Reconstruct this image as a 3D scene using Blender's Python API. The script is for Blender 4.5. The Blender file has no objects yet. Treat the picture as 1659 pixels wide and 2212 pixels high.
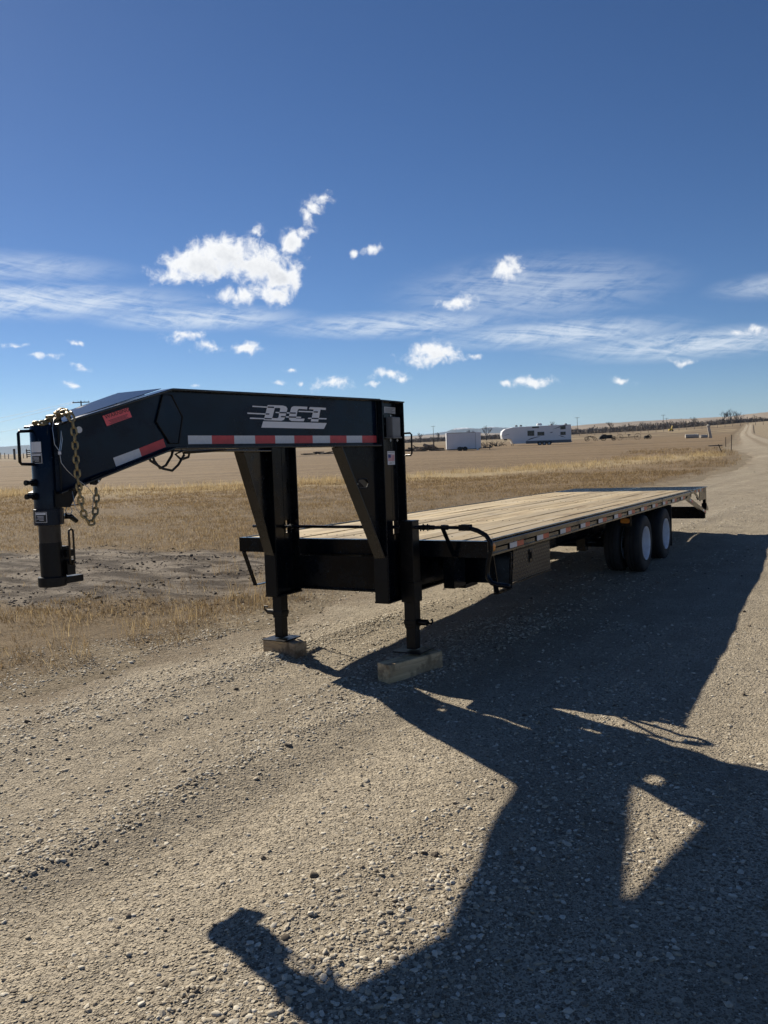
import bpy, bmesh, math, random
import numpy as np
from mathutils import Matrix, Vector
random.seed(7); rng = np.random.default_rng(11)
scene = bpy.context.scene
col = scene.collection
R = math.radians

# ------------------------------------------------------------------ camera
H = 1.9326; PITCH = 0.0843; ROLL = -0.0359
cd = bpy.data.cameras.new('camera'); cam = bpy.data.objects.new('camera', cd); col.objects.link(cam)
fw = Vector((0, math.cos(PITCH), -math.sin(PITCH))); rt = Vector((1, 0, 0)); up = Vector((0, math.sin(PITCH), math.cos(PITCH)))
cx_ = math.cos(ROLL) * rt + math.sin(ROLL) * up; cy_ = -math.sin(ROLL) * rt + math.cos(ROLL) * up
m = Matrix((cx_, cy_, -fw)).transposed().to_4x4(); m.translation = (0, 0, H)
cam.matrix_world = m
cd.sensor_fit = 'VERTICAL'; cd.sensor_height = 36; cd.lens = 1828.8 / 2212 * 36
cd.clip_start = 0.05; cd.clip_end = 30000
scene.camera = cam
scene.view_settings.view_transform = 'Standard'; scene.view_settings.look = 'None'
scene.view_settings.exposure = 0.55; scene.view_settings.gamma = 1.0
scene.view_settings.use_curve_mapping = False
scene.render.resolution_x = 768; scene.render.resolution_y = 1024

# ------------------------------------------------------------------ node helper
class NT:
    def __init__(s, tree): s.t = tree; s.n = tree.nodes; s.l = tree.links
    def new(s, typ, **kw):
        n = s.n.new(typ)
        for k, v in kw.items(): setattr(n, k, v)
        return n
    def put(s, sock, v):
        if hasattr(v, 'is_output') or isinstance(v, bpy.types.NodeSocket): s.l.new(v, sock)
        elif v is not None: sock.default_value = v
    def math(s, op, a, b=None, c=None, clamp=False):
        n = s.new('ShaderNodeMath', operation=op, use_clamp=clamp)
        s.put(n.inputs[0], a); s.put(n.inputs[1], b); s.put(n.inputs[2], c); return n.outputs[0]
    def vm(s, op, a, b=None, out=0):
        n = s.new('ShaderNodeVectorMath', operation=op)
        s.put(n.inputs[0], a); s.put(n.inputs[1], b)
        return n.outputs['Value'] if op in ('LENGTH', 'DOT_PRODUCT', 'DISTANCE') else n.outputs[0]
    def noise(s, vec, scale, detail=4, rough=.55, dist=0, out='Fac'):
        n = s.new('ShaderNodeTexNoise'); s.put(n.inputs['Vector'], vec)
        n.inputs['Scale'].default_value = scale; n.inputs['Detail'].default_value = detail
        n.inputs['Roughness'].default_value = rough; n.inputs['Distortion'].default_value = dist
        return n.outputs[out]
    def voro(s, vec, scale, feature='F1', out='Distance', rnd=1.0):
        n = s.new('ShaderNodeTexVoronoi', feature=feature); s.put(n.inputs['Vector'], vec)
        n.inputs['Scale'].default_value = scale; n.inputs['Randomness'].default_value = rnd
        return n.outputs[out]
    def ss(s, v, lo, hi, a=0., b=1.):
        n = s.new('ShaderNodeMapRange', interpolation_type='SMOOTHSTEP')
        s.put(n.inputs['Value'], v)
        for k, q in zip(('From Min', 'From Max', 'To Min', 'To Max'), (lo, hi, a, b)): s.put(n.inputs[k], q)
        return n.outputs[0]
    def mix(s, f, a, b, mode='MIX'):
        n = s.new('ShaderNodeMix', data_type='RGBA', blend_type=mode)
        s.put(n.inputs[0], f)
        for i, q in ((6, a), (7, b)):
            if isinstance(q, (tuple, list)): q = tuple(q) + (1,) * (4 - len(q))
            s.put(n.inputs[i], q)
        return n.outputs[2]
    def mapping(s, vec, scale=(1, 1, 1), rot=(0, 0, 0), loc=(0, 0, 0)):
        n = s.new('ShaderNodeMapping'); s.put(n.inputs['Vector'], vec)
        n.inputs['Scale'].default_value = scale; n.inputs['Rotation'].default_value = rot; n.inputs['Location'].default_value = loc
        return n.outputs[0]
    def rmap(s, vec, rz, scale):
        n = s.new('ShaderNodeVectorRotate', rotation_type='Z_AXIS'); s.put(n.inputs['Vector'], vec); n.inputs['Angle'].default_value = rz
        return s.vm('MULTIPLY', n.outputs[0], scale)
    def bump(s, h, strength, dist, normal=None):
        n = s.new('ShaderNodeBump'); s.put(n.inputs['Height'], h)
        n.inputs['Strength'].default_value = strength; n.inputs['Distance'].default_value = dist
        s.put(n.inputs['Normal'], normal); return n.outputs[0]

# ------------------------------------------------------------------ world: sky with clouds
SUN_AZ = math.atan2(-1.001, 1.264); SUN_EL = math.atan2(1.0, 1.612)
w = bpy.data.worlds.new('World'); scene.world = w; w.use_nodes = True
q = NT(w.node_tree); q.n.clear()
sky = q.new('ShaderNodeTexSky', sky_type='NISHITA'); sky.sun_disc = False
sky.sun_elevation = SUN_EL; sky.sun_rotation = SUN_AZ; sky.altitude = 1100; sky.air_density = 0.75; sky.dust_density = 0.15; sky.ozone_density = 5.0
gm = q.new('ShaderNodeNewGeometry')
dirv = q.vm('MULTIPLY', gm.outputs['Incoming'], (-1, -1, -1))
SKY = 0.053
hs = q.new('ShaderNodeHueSaturation'); q.l.new(sky.outputs[0], hs.inputs['Color']); hs.inputs['Saturation'].default_value = 1.08; hs.inputs['Hue'].default_value = .504
skyc = hs.outputs[0]
CUM = [(-9.68, 12.3, 3.3, 1.3), (-11.49, 11.7, 2.9, 1.25), (-12.9, 11.0, 1.8, 0.7), (-7.62, 11.5, 2.7, 1.25), (-6.3, 10.8, 1.7, 1.4), (-8.93, 9.66, 1.9, 0.7), (-6.81, 9.7, 1.2, 0.8), (-3.4, 15.55, .8, .4), (-3.9, 15.05, .8, .5), (-4.35, 14.4, 0.7, 0.7), (-4.55, 13.6, .5, .5), (-5.35, 12.93, 1.0, 0.85), (-7.65, 13.6, 0.7, 0.45), (-0.13, 12.38, .9, 0.35), (-1.36, 12.27, 0.3, 0.3), (8.75, 10.74, 1.13, 0.78), (5.27, 8.81, 1.5, 0.55), (3.64, 5.75, 1.85, .9), (3.4, 5.3, 2.1, .5), (6.4, 5.39, 0.6, 0.25), (-12.7, 7.2, 1.2, 0.5), (-11.2, 6.5, 1.2, 0.35), (-8.64, 6.36, 1.1, 0.45), (-19.34, 6.76, 0.6, 0.2), (-21.36, 6.02, 1.1, 0.2), (-19.2, 5.27, 0.7, 0.2), (-22.83, 6.63, 0.94, 0.13), (-19.77, 4.25, 0.6, 0.25), (-11.82, 3.94, 0.38, 0.14), (-3.14, 4.01, 1.4, 0.5), (-5.24, 4.08, 0.3, 0.2), (-6.77, 4.12, 0.44, 0.14), (-5.82, 4.85, 0.44, 0.14), (0.6, 4.4, 1.2, 0.45), (-0.45, 3.83, 0.5, 0.17), (1.6, 4.1, .7, .3), (10.2, 3.5, 1.4, 0.36), (8.34, 3.51, 0.5, 0.17), (15.9, 3.23, 0.9, 0.28), (19.43, 4.25, 0.8, 0.25), (22.67, 5.83, 0.5, 0.28), (23.98, 5.92, 0.69, 0.31)]
CIR = [(-21.5, 9.3, 10.5, 1.2, 1.0), (-11.67, 8.3, 7, 0.85, .95), (1.08, 7.6, 8.5, 0.9, .9), (11.7, 6.5, 8.5, 0.95, .95), (20.3, 5.3, 9.0, 1.0, 1.0), (-23, 11.2, 7, 1.0, .6), (10.3, 9.4, 9, 2.2, .55), (25, 8.4, 4, 0.8, .6)]
sx = q.new('ShaderNodeSeparateXYZ'); q.l.new(dirv, sx.inputs[0])
az = q.math('MULTIPLY', q.math('ARCTAN2', sx.outputs[0], sx.outputs[1]), 180 / math.pi)
el = q.math('MULTIPLY', q.math('ARCSINE', sx.outputs[2]), 180 / math.pi)
cb = q.new('ShaderNodeCombineXYZ'); q.l.new(az, cb.inputs[0]); q.l.new(el, cb.inputs[1]); AE = cb.outputs[0]
def dens(v, blobs, det):
    aw = q.vm('ADD', v, q.vm('MULTIPLY', q.vm('SUBTRACT', q.noise(v, .9, 2, .5, out='Color'), (.5, .5, .5)), (1.1, .8, 0)))
    acc = None
    for (a, b, s1, s2) in blobs:
        off = min(1.35, .46 + s2 * .72)
        d = q.vm('LENGTH', q.vm('MULTIPLY', q.vm('SUBTRACT', aw, (a, b, 0)), (off / s1, off / s2, 0)))
        d = q.math('SUBTRACT', off, d)
        acc = d if acc is None else q.math('SMOOTH_MAX', acc, d, .12)
    if acc is None:      # the same small fair weather clouds scattered round the rest of the sky
        band = q.math('MULTIPLY', q.ss(el, 2.6, 4), q.ss(el, 16, 11))
        gen = q.math('MULTIPLY', q.math('SUBTRACT', q.noise(q.vm('MULTIPLY', v, (.5, 1, 1)), .28, 2, .5), .63), 4)
        acc = q.math('SUBTRACT', gen, q.math('SUBTRACT', 1.2, q.math('MULTIPLY', band, 1.2)))
    nn = q.math('MULTIPLY', q.math('SUBTRACT', q.noise(v, 1.0, det, .62, .35), .5), 2.35)
    if det > 5: nn = q.math('ADD', nn, q.math('MULTIPLY', q.math('SUBTRACT', q.noise(v, 3.2, 5, .62, .6), .5), .45))
    return q.math('ADD', acc, nn)
def sky_part(blobs, cirs):
    base = skyc
    cacc = None
    for (a, b, s1, s2, k) in cirs:
        d = q.vm('LENGTH', q.vm('MULTIPLY', q.vm('SUBTRACT', AE, (a, b, 0)), (1 / s1, 1 / s2, 0)))
        d = q.math('MULTIPLY', q.ss(d, 1.25, .1), k); cacc = d if cacc is None else q.math('MAXIMUM', cacc, d)
    if cacc is None: cacc = q.math('MULTIPLY', q.math('MULTIPLY', q.ss(el, 4, 6.5), q.ss(el, 13, 8)), .6)
    st = q.noise(q.rmap(AE, R(7), (.17, 1.25, 1)), 1.0, 9, .68, 1.5)
    st2 = q.noise(q.rmap(AE, R(-20), (.4, 1.5, 1)), .8, 8, .66, 1.0)
    cs = q.math('MULTIPLY', cacc, q.ss(q.math('ADD', q.math('MULTIPLY', st, .6), q.math('MULTIPLY', st2, .4)), .33, .60))
    c_ = q.mix(q.math('MULTIPLY', cs, .78), base, (10.5, 11.4, 12.4))
    d0 = dens(AE, blobs, 8); d1 = dens(q.vm('ADD', AE, (-.55, .6, 0)), blobs, 4)
    cov = q.math('POWER', q.ss(d0, -.16, .85), 1.35)
    lit = q.ss(q.math('SUBTRACT', d0, d1), -.9, .75)
    thick = q.ss(d0, .3, 2.0)
    shade = q.math('SUBTRACT', 1.0, q.math('MULTIPLY', thick, q.math('SUBTRACT', 1.0, q.math('MULTIPLY', lit, .68))))
    ccol = q.mix(shade, (2.6, 3.2, 4.4), (13.2, 13.3, 13.4))
    c_ = q.mix(cov, c_, ccol)
    bg = q.new('ShaderNodeBackground'); q.l.new(c_, bg.inputs[0]); bg.inputs[1].default_value = SKY; return bg.outputs[0]
def choose(mask, a, b):
    n = q.new('ShaderNodeMixShader'); q.l.new(mask, n.inputs[0]); q.l.new(b, n.inputs[1]); q.l.new(a, n.inputs[2]); return n.outputs[0]
gt = lambda v, x: q.math('GREATER_THAN', v, x)
hi = [c for c in CUM if c[1] > 8]; lo = [c for c in CUM if c[1] <= 8]
Z1 = sky_part([c for c in hi if c[0] < 2], CIR); Z2 = sky_part([c for c in hi if c[0] >= 2], CIR)
Z3 = sky_part([c for c in lo if c[0] < -7.5], CIR); Z4 = sky_part([c for c in lo if -7.5 <= c[0] < 7.6], CIR); Z5 = sky_part([c for c in lo if c[0] >= 7.6], CIR)
ZG = sky_part([], [])
bgp = q.new('ShaderNodeBackground'); q.l.new(skyc, bgp.inputs[0]); bgp.inputs[1].default_value = SKY
upper = choose(gt(az, 2.5), Z2, Z1); lower = choose(gt(az, 7.6), Z5, choose(gt(az, -7.4), Z4, Z3))
view = choose(gt(el, 8.05), upper, lower)
ring = choose(gt(q.math('ABSOLUTE', az), 30), ZG, view)
allsky = choose(q.math('MULTIPLY', gt(el, 2.4), q.math('LESS_THAN', el, 17.3)), ring, bgp.outputs[0])
wo = q.new('ShaderNodeOutputWorld'); q.l.new(allsky, wo.inputs[0])
w.cycles.sampling_method = 'MANUAL'; w.cycles.sample_map_resolution = 512

# ------------------------------------------------------------------ sun
sd = bpy.data.lights.new('sun', 'SUN'); so = bpy.data.objects.new('sun', sd); col.objects.link(so)
sd.energy = 5.0; sd.angle = R(.53); sd.color = (1, .91, .76)
so.rotation_euler = Vector((1.001, -1.264, -1)).to_track_quat('-Z', 'Y').to_euler()
so.location = (-40, 50, 40)

# ------------------------------------------------------------------ materials
MATS = {}
def mat(name):
    m = bpy.data.materials.new(name); m.use_nodes = True; t = NT(m.node_tree)
    b = t.n.get('Principled BSDF'); MATS[name] = m; return m, t, b
def simple(name, c, rough=.5, metal=0., noise=.0, nscale=8, spec=.5, bump=0, coat=0, dirt=None):
    m, t, b = mat(name)
    tc = t.new('ShaderNodeTexCoord').outputs['Object']
    cc = tuple(c) + (1,)
    if noise:
        f = t.noise(tc, nscale, 6, .6)
        cc = t.mix(t.ss(f, .25, .75), tuple(x * (1 - noise) for x in c), tuple(min(1, x * (1 + noise)) for x in c))
    if dirt:
        f2 = t.noise(tc, nscale * .6, 8, .7)
        cc = t.mix(t.ss(f2, .52, .75, 0, dirt[3]), cc, dirt[:3])
        t.put(b.inputs['Roughness'], t.ss(f2, .45, .75, rough, min(1, rough + .35)))
    else: b.inputs['Roughness'].default_value = rough
    t.put(b.inputs['Base Color'], cc)
    b.inputs['Metallic'].default_value = metal; b.inputs['Specular IOR Level'].default_value = spec
    b.inputs['Coat Weight'].default_value = coat
    if bump: t.put(b.inputs['Normal'], t.bump(t.noise(tc, nscale * 4, 5, .6), bump, .004))
    return m
simple('black_paint', (.003, .0048, .0078), .17, noise=.3, nscale=5, spec=.2, dirt=(.04, .035, .028, .08))
simple('navy_paint', (.002, .0085, .022), .15, noise=.35, nscale=4, spec=.24, dirt=(.04, .04, .042, .05))
simple('black_matte', (.006, .0065, .0075), .16, noise=.3, nscale=4, spec=.12)
simple('black_enamel', (.004, .0045, .006), .16, noise=.3, nscale=5, spec=.55, dirt=(.10, .085, .065, .14))
simple('black_paint_worn', (.004, .004, .0045), .36, noise=.4, nscale=9, spec=.25, dirt=(.11, .09, .065, .16))
simple('bare_steel', (.045, .037, .03), .42, .5, noise=.3, nscale=14, dirt=(.12, .07, .045, .5))
simple('chain_steel', (.30, .235, .12), .45, .55, noise=.35, nscale=40)
simple('bright_wire', (.5, .5, .5), .3, .9)
simple('hose_rubber', (.012, .012, .012), .55)
simple('tyre_rubber', (.016, .016, .017), .75, noise=.4, nscale=7, dirt=(.11, .095, .075, .45), bump=.3)
simple('white_rim', (.66, .70, .76), .35, noise=.08, nscale=9, dirt=(.25, .22, .18, .45))
simple('white_vinyl', (.78, .78, .80), .4)
simple('tape_white', (.66, .67, .68), .35, noise=.06, nscale=60)
simple('tape_grey', (.52, .53, .54), .35)
simple('tape_red', (.58, .055, .06), .35, noise=.1, nscale=30)
simple('tape_orange', (.60, .10, .045), .4, noise=.1, nscale=30)
simple('warning_red', (.85, .13, .15), .4)
simple('print_black', (.02, .02, .02), .5)
simple('print_blue', (.03, .05, .22), .5)
simple('grey_box', (.19, .195, .20), .5, noise=.1)
simple('amber_lens', (.75, .24, .02), .25)
simple('concrete', (.42, .39, .34), .9, noise=.18, nscale=3, bump=.3)
simple('rust', (.045, .028, .02), .85, noise=.5, nscale=3)
simple('rust_dark', (.022, .017, .014), .85, noise=.4, nscale=3)
simple('weathered_post', (.16, .13, .105), .9, noise=.3, nscale=6)
simple('timber_dark', (.085, .065, .05), .9, noise=.4, nscale=4)
simple('timber_pale', (.22, .17, .125), .9, noise=.4, nscale=4)
simple('camper_white', (.74, .75, .76), .35, noise=.04, nscale=.4)
simple('camper_grey', (.12, .13, .145), .45)
simple('camper_decal', (.05, .06, .08), .4)
simple('window_glass', (.012, .013, .015), .12)
simple('cargo_white', (.72, .72, .74), .4, noise=.04, nscale=1)
simple('dark_rubber_far', (.02, .02, .02), .8)
simple('hub_grey', (.45, .45, .45), .5)
simple('yellow_machine', (.62, .42, .04), .5)
simple('bark', (.06, .048, .04), .95, noise=.3, nscale=2)
simple('bushes_bark', (.15, .122, .10), .95, noise=.35, nscale=.05)
simple('wire_far', (.25, .26, .28), .6)
simple('white_plastic', (.7, .7, .7), .5)

# diamond tread plate
m, t, b = mat('tread_plate')
tc = t.new('ShaderNodeTexCoord').outputs['Object']
sp = t.new('ShaderNodeSeparateXYZ'); t.l.new(t.mapping(tc, (22, 22, 22), (0, R(45), 0)), sp.inputs[0])
fx, fz = sp.outputs[0], sp.outputs[2]
par = t.math('MODULO', t.math('ABSOLUTE', t.math('ADD', t.math('FLOOR', fx), t.math('FLOOR', fz))), 2)
lx = t.math('SUBTRACT', t.math('FRACT', fx), .5); lz = t.math('SUBTRACT', t.math('FRACT', fz), .5)
e1 = t.vm('LENGTH', t.new('ShaderNodeCombineXYZ').outputs[0])
def comb(a, bb):
    n = t.new('ShaderNodeCombineXYZ'); t.put(n.inputs[0], a); t.put(n.inputs[1], bb); return n.outputs[0]
ea = t.vm('LENGTH', comb(t.math('MULTIPLY', lx, 2.0), t.math('MULTIPLY', lz, 6.0)))
eb = t.vm('LENGTH', comb(t.math('MULTIPLY', lx, 6.0), t.math('MULTIPLY', lz, 2.0)))
hh = t.math('ADD', t.math('MULTIPLY', t.ss(ea, 1.0, .5), par), t.math('MULTIPLY', t.ss(eb, 1.0, .5), t.math('SUBTRACT', 1, par)))
t.put(b.inputs['Normal'], t.bump(hh, 1.0, .02))
b.inputs['Base Color'].default_value = (.016, .014, .011, 1); b.inputs['Roughness'].default_value = .34

# deck planks
m, t, b = mat('deck_wood')
tc = t.new('ShaderNodeTexCoord').outputs['Object']; oi = t.new('ShaderNodeObjectInfo')
off = t.new('ShaderNodeCombineXYZ'); t.put(off.inputs[0], t.math('MULTIPLY', oi.outputs['Random'], 37.0)); t.put(off.inputs[1], t.math('MULTIPLY', oi.outputs['Random'], 11.0))
p = t.vm('ADD', tc, off.outputs[0])
grain = t.noise(t.mapping(p, (1.6, 42, 10)), 1.0, 8, .65, .6)
blot = t.noise(t.mapping(p, (.9, 5, 5)), 1.0, 6, .6, .4)
knot = t.voro(t.mapping(p, (1.7, 7, 1)), 1.0)
c = t.mix(t.ss(grain, .3, .7), (.40, .31, .17), (.72, .59, .375))
c = t.mix(t.ss(blot, .42, .72, 0, .6), c, (.62, .55, .44))
c = t.mix(t.ss(blot, .48, .28, 0, .7), c, (.30, .205, .115))
c = t.mix(t.ss(knot, .075, .03, 0, .7), c, (.13, .075, .04))
c = t.mix(t.ss(t.noise(t.mapping(p, (2.2, 2.2, 2.2)), 1, 7, .7), .55, .72, 0, .6), c, (.25, .20, .145))
c = t.mix(1.0, c, t.mix(oi.outputs['Random'], (.62, .60, .56), (1.0, .98, .93)), 'MULTIPLY')
t.put(b.inputs['Base Color'], c); b.inputs['Roughness'].default_value = .62
t.put(b.inputs['Normal'], t.bump(grain, .35, .003))
# timber blocks
m, t, b = mat('block_wood')
tc = t.new('ShaderNodeTexCoord').outputs['Object']
gr = t.noise(t.mapping(tc, (2, 30, 30)), 1, 7, .6, .5); bl = t.noise(tc, 6, 7, .65)
c = t.mix(t.ss(gr, .3, .7), (.25, .185, .115), (.42, .33, .215))
c = t.mix(t.ss(bl, .46, .62, 0, .85), c, (.09, .058, .033))
c = t.mix(t.ss(t.noise(tc, 3, 5), .55, .7, 0, .5), c, (.45, .41, .34))
t.put(b.inputs['Base Color'], c); b.inputs['Roughness'].default_value = .85
t.put(b.inputs['Normal'], t.bump(t.math('ADD', gr, bl), .9, .015))

MATS['block_wood_shade_lift'] = MATS['block_wood'].copy(); MATS['block_wood_shade_lift'].name = 'block_wood_shade_lift'  # same wood, colours lifted to offset the shade on the near block
for n_ in MATS['block_wood_shade_lift'].node_tree.nodes:
    if n_.type == 'MIX':
        for i_ in (6, 7):
            v_ = n_.inputs[i_].default_value; n_.inputs[i_].default_value = (min(1, v_[0] * 1.5 + .09), min(1, v_[1] * 1.45 + .07), min(1, v_[2] * 1.3 + .04), 1)
# gravel surface
m, t, b = mat('gravel_ground')
P = t.new('ShaderNodeNewGeometry').outputs['Position']
PN = t.mapping(P, (1, 1, 1), (.62, .41, .2), (3.3, 1.7, 9.13))
big = t.noise(PN, .35, 5, .6); mid = t.noise(PN, 2.2, 6, .6); fine = t.noise(PN, 45, 5, .7)
v1 = t.voro(PN, 55); v1c = t.voro(PN, 55, out='Color'); v2 = t.voro(PN, 120); v2c = t.voro(PN, 120, out='Color')
c = t.mix(t.ss(mid, .3, .7), (.29, .245, .18), (.45, .385, .285))
c = t.mix(t.ss(big, .4, .7, 0, .5), c, (.40, .35, .27))
trk = t.noise(t.rmap(P, R(37), (1, .07, 1)), .8, 5, .6, .2)
c = t.mix(t.ss(trk, .52, .66, 0, .55), c, (.53, .46, .35))
c = t.mix(t.ss(trk, .46, .34, 0, .4), c, (.20, .165, .12))
sv = t.new('ShaderNodeSeparateColor'); t.l.new(v1c, sv.inputs[0]); s2 = t.new('ShaderNodeSeparateColor'); t.l.new(v2c, s2.inputs[0])
stone = t.mix(sv.outputs[1], (.23, .19, .135), (.52, .455, .35))
pres = t.math('MULTIPLY', t.ss(sv.outputs[0], .45, .5), t.ss(v1, .62, .45))
c = t.mix(pres, c, stone)
pres2 = t.math('MULTIPLY', t.ss(s2.outputs[0], .35, .4), t.ss(v2, .6, .45))
c = t.mix(t.math('MULTIPLY', pres2, .8), c, t.mix(s2.outputs[2], (.2, .165, .12), (.44, .385, .295)))
c = t.mix(t.ss(fine, .4, .75, .0, .35), c, (.2, .16, .11))
ea_ = t.new('ShaderNodeAttribute'); ea_.attribute_name = 'edge'; ac_ = t.new('ShaderNodeAttribute'); ac_.attribute_name = 'across'
edn = t.math('ADD', ea_.outputs['Fac'], t.math('MULTIPLY', t.math('SUBTRACT', t.noise(PN, 1.3, 6, .65), .5), 2.6))
c = t.mix(t.ss(edn, -.9, .35, 0, .85), c, t.mix(fine, (.13, .095, .058), (.24, .18, .115)))
pd_ = t.vm('LENGTH', t.vm('MULTIPLY', P, (1, 1, 0)))
trk2 = t.math('ABSOLUTE', t.math('SUBTRACT', t.math('ABSOLUTE', t.math('SUBTRACT', ac_.outputs['Fac'], .5)), .2))
c = t.mix(t.math('MULTIPLY', t.ss(pd_, 60, 120), t.ss(t.math('ADD', trk2, t.math('MULTIPLY', t.math('SUBTRACT', mid, .5), .18)), .07, .2, 0, .6)), c, (.19, .14, .088))
t.put(b.inputs['Base Color'], c); b.inputs['Roughness'].default_value = .93; b.inputs['Specular IOR Level'].default_value = .25
hgt = t.math('ADD', t.math('MULTIPLY', t.math('MULTIPLY', pres, t.ss(v1, .6, 0)), .9), t.math('ADD', t.math('MULTIPLY', t.math('MULTIPLY', pres2, t.ss(v2, .6, 0)), .5), t.math('MULTIPLY', fine, .45)))
hgt = t.math('ADD', hgt, t.math('MULTIPLY', t.noise(PN, 9, 4, .6), 1.2))
t.put(b.inputs['Normal'], t.bump(hgt, 1.0, .028))
# loose stones
m, t, b = mat('stone')
oi = t.new('ShaderNodeObjectInfo').outputs['Random']; P = t.new('ShaderNodeNewGeometry').outputs['Position']
cr = t.new('ShaderNodeValToRGB'); t.l.new(oi, cr.inputs[0])
els = cr.color_ramp.elements; els[0].color = (.10, .08, .06, 1); els[1].color = (.70, .645, .53, 1)
for pos, cc in ((.08, (.16, .13, .095, 1)), (.14, (.36, .305, .22, 1)), (.55, (.48, .42, .32, 1)), (.8, (.57, .52, .42, 1))):
    x = els.new(pos); x.color = cc
c = t.mix(t.ss(t.noise(P, 60, 4, .6), .3, .75, 0, .3), cr.outputs[0], (.34, .275, .18))
t.put(b.inputs['Base Color'], c); b.inputs['Roughness'].default_value = .82; b.inputs['Specular IOR Level'].default_value = .35
t.put(b.inputs['Normal'], t.bump(t.noise(P, 180, 4, .6), .3, .003))
simple('dirt_clod', (.11, .088, .064), .95, noise=.4, nscale=40)
simple('mud_clod', (.10, .08, .062), .95, noise=.4, nscale=30)

# field ground
m, t, b = mat('field_ground')
P = t.new('ShaderNodeNewGeometry').outputs['Position']
s = t.new('ShaderNodeSeparateXYZ'); t.l.new(P, s.inputs[0]); X, Y = s.outputs[0], s.outputs[1]
dist = t.vm('LENGTH', t.vm('MULTIPLY', P, (1, 1, 0)))
PN = t.mapping(P, (1, 1, 1), (.55, .38, .3), (2.3, 4.7, 6.13))
n_big = t.noise(PN, .045, 5, .6); n_mid = t.noise(PN, .6, 6, .65); n_fine = t.noise(PN, 7, 6, .7); n_pix = t.noise(PN, 26, 5, .75)
streak = t.noise(t.rmap(P, R(-4), (.03, .5, 1)), 1, 7, .65, .3)
streak2 = t.noise(t.rmap(P, R(-4), (.006, .05, 1)), 1, 7, .65, .3)
grass = t.mix(t.ss(n_fine, .3, .7), (.115, .082, .047), (.225, .165, .098))
grass = t.mix(t.ss(n_pix, .45, .75, 0, .5), grass, (.30, .23, .14))
grit = t.noise(t.mapping(P, (3.2, .42, 1)), 1, 5, .7)
stub = t.mix(t.ss(streak, .38, .62), (.145, .10, .058), (.225, .162, .097))
stub = t.mix(t.ss(grit, .42, .72, 0, .55), stub, (.27, .205, .128))
stub = t.mix(t.ss(grit, .45, .25, 0, .5), stub, (.085, .06, .037))
stub = t.mix(t.ss(n_mid, .5, .8, 0, .4), stub, (.13, .095, .06))
stub = t.mix(t.ss(n_pix, .4, .8, 0, .4), stub, (.24, .18, .112))
c = t.mix(t.ss(dist, 24, 34), grass, stub)
veg = t.noise(PN, .22, 5, .6)
c = t.mix(t.math('MULTIPLY', t.ss(veg, .56, .66, 0, .7), t.ss(dist, 70, 30)), c, (.12, .09, .055))
band = t.math('SUBTRACT', Y, t.math('ADD', 42.5, t.math('ADD', t.math('MULTIPLY', X, .45), t.math('MULTIPLY', t.math('MULTIPLY', X, X), .014))))
band = t.math('ADD', t.math('ABSOLUTE', band), t.math('MULTIPLY', t.math('SUBTRACT', n_mid, .5), 7))
sc = t.mix(t.ss(n_fine, .3, .7), (.25, .19, .11), (.44, .35, .21))
c = t.mix(t.ss(band, 4.5, 1.5, 0, .9), c, sc)
c = t.mix(t.ss(t.math('ADD', band, t.math('MULTIPLY', n_big, 8)), 13, 6, 0, .35), c, sc)
# far pale fields, dark line painted in as ground shadow
far = t.mix(t.ss(streak2, .44, .58), (.15, .11, .07), (.29, .23, .145))
c = t.mix(t.ss(dist, 200, 270), c, far)
dk = t.math('ABSOLUTE', t.math('SUBTRACT', t.math('ADD', Y, t.math('MULTIPLY', t.math('SUBTRACT', n_big, .5), 20)), t.math('ADD', 128, t.math('MULTIPLY', X, .05))))
c = t.mix(t.math('MULTIPLY', t.ss(dk, 5, 1.5), t.ss(n_mid, .35, .55, 0, .75)), c, (.07, .052, .036))
# trampled mud beside the road
mx = t.math('MULTIPLY', t.math('ADD', X, 5.2), 1 / 6.0); my = t.math('MULTIPLY', t.math('SUBTRACT', t.math('ADD', Y, t.math('MULTIPLY', X, .38)), 11.6), 1 / 2.7)
md = t.vm('LENGTH', (lambda n: (t.put(n.inputs[0], mx), t.put(n.inputs[1], my), n.outputs[0])[2])(t.new('ShaderNodeCombineXYZ')))
md = t.math('ADD', md, t.math('MULTIPLY', t.math('SUBTRACT', t.noise(PN, .8, 6, .65), .5), 1.1))
mudm = t.ss(md, 1.08, .86)
mud0 = 0
mud = t.mix(t.ss(t.noise(t.rmap(P, R(20), (.7, 1.8, 1)), 1.3, 8, .68), .42, .60), (.06, .046, .035), (.23, .195, .155))
mud = t.mix(t.ss(n_fine, .5, .75, 0, .5), mud, (.10, .08, .06))
c = t.mix(mudm, c, mud)
ea_ = t.new('ShaderNodeAttribute'); ea_.attribute_name = 'edge'
edn = t.math('ADD', ea_.outputs['Fac'], t.math('MULTIPLY', t.math('SUBTRACT', t.noise(PN, 1.7, 6, .7), .5), 2.4))
c = t.mix(t.ss(edn, 1.9, .9, 0, .8), c, t.mix(t.ss(n_pix, .35, .7), (.12, .088, .054), (.235, .18, .115)))
c = t.mix(t.ss(edn, .75, .05, 0, .9), c, t.mix(t.ss(n_pix, .35, .7), (.2, .16, .105), (.40, .335, .24)))
t.put(b.inputs['Base Color'], c); b.inputs['Roughness'].default_value = .95; b.inputs['Specular IOR Level'].default_value = .15
hg = t.math('ADD', t.math('MULTIPLY', n_fine, .5), t.math('ADD', t.math('MULTIPLY', n_pix, .35), t.math('MULTIPLY', n_mid, 1.0)))
t.put(b.inputs['Normal'], t.bump(hg, 1.0, .09))
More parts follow.
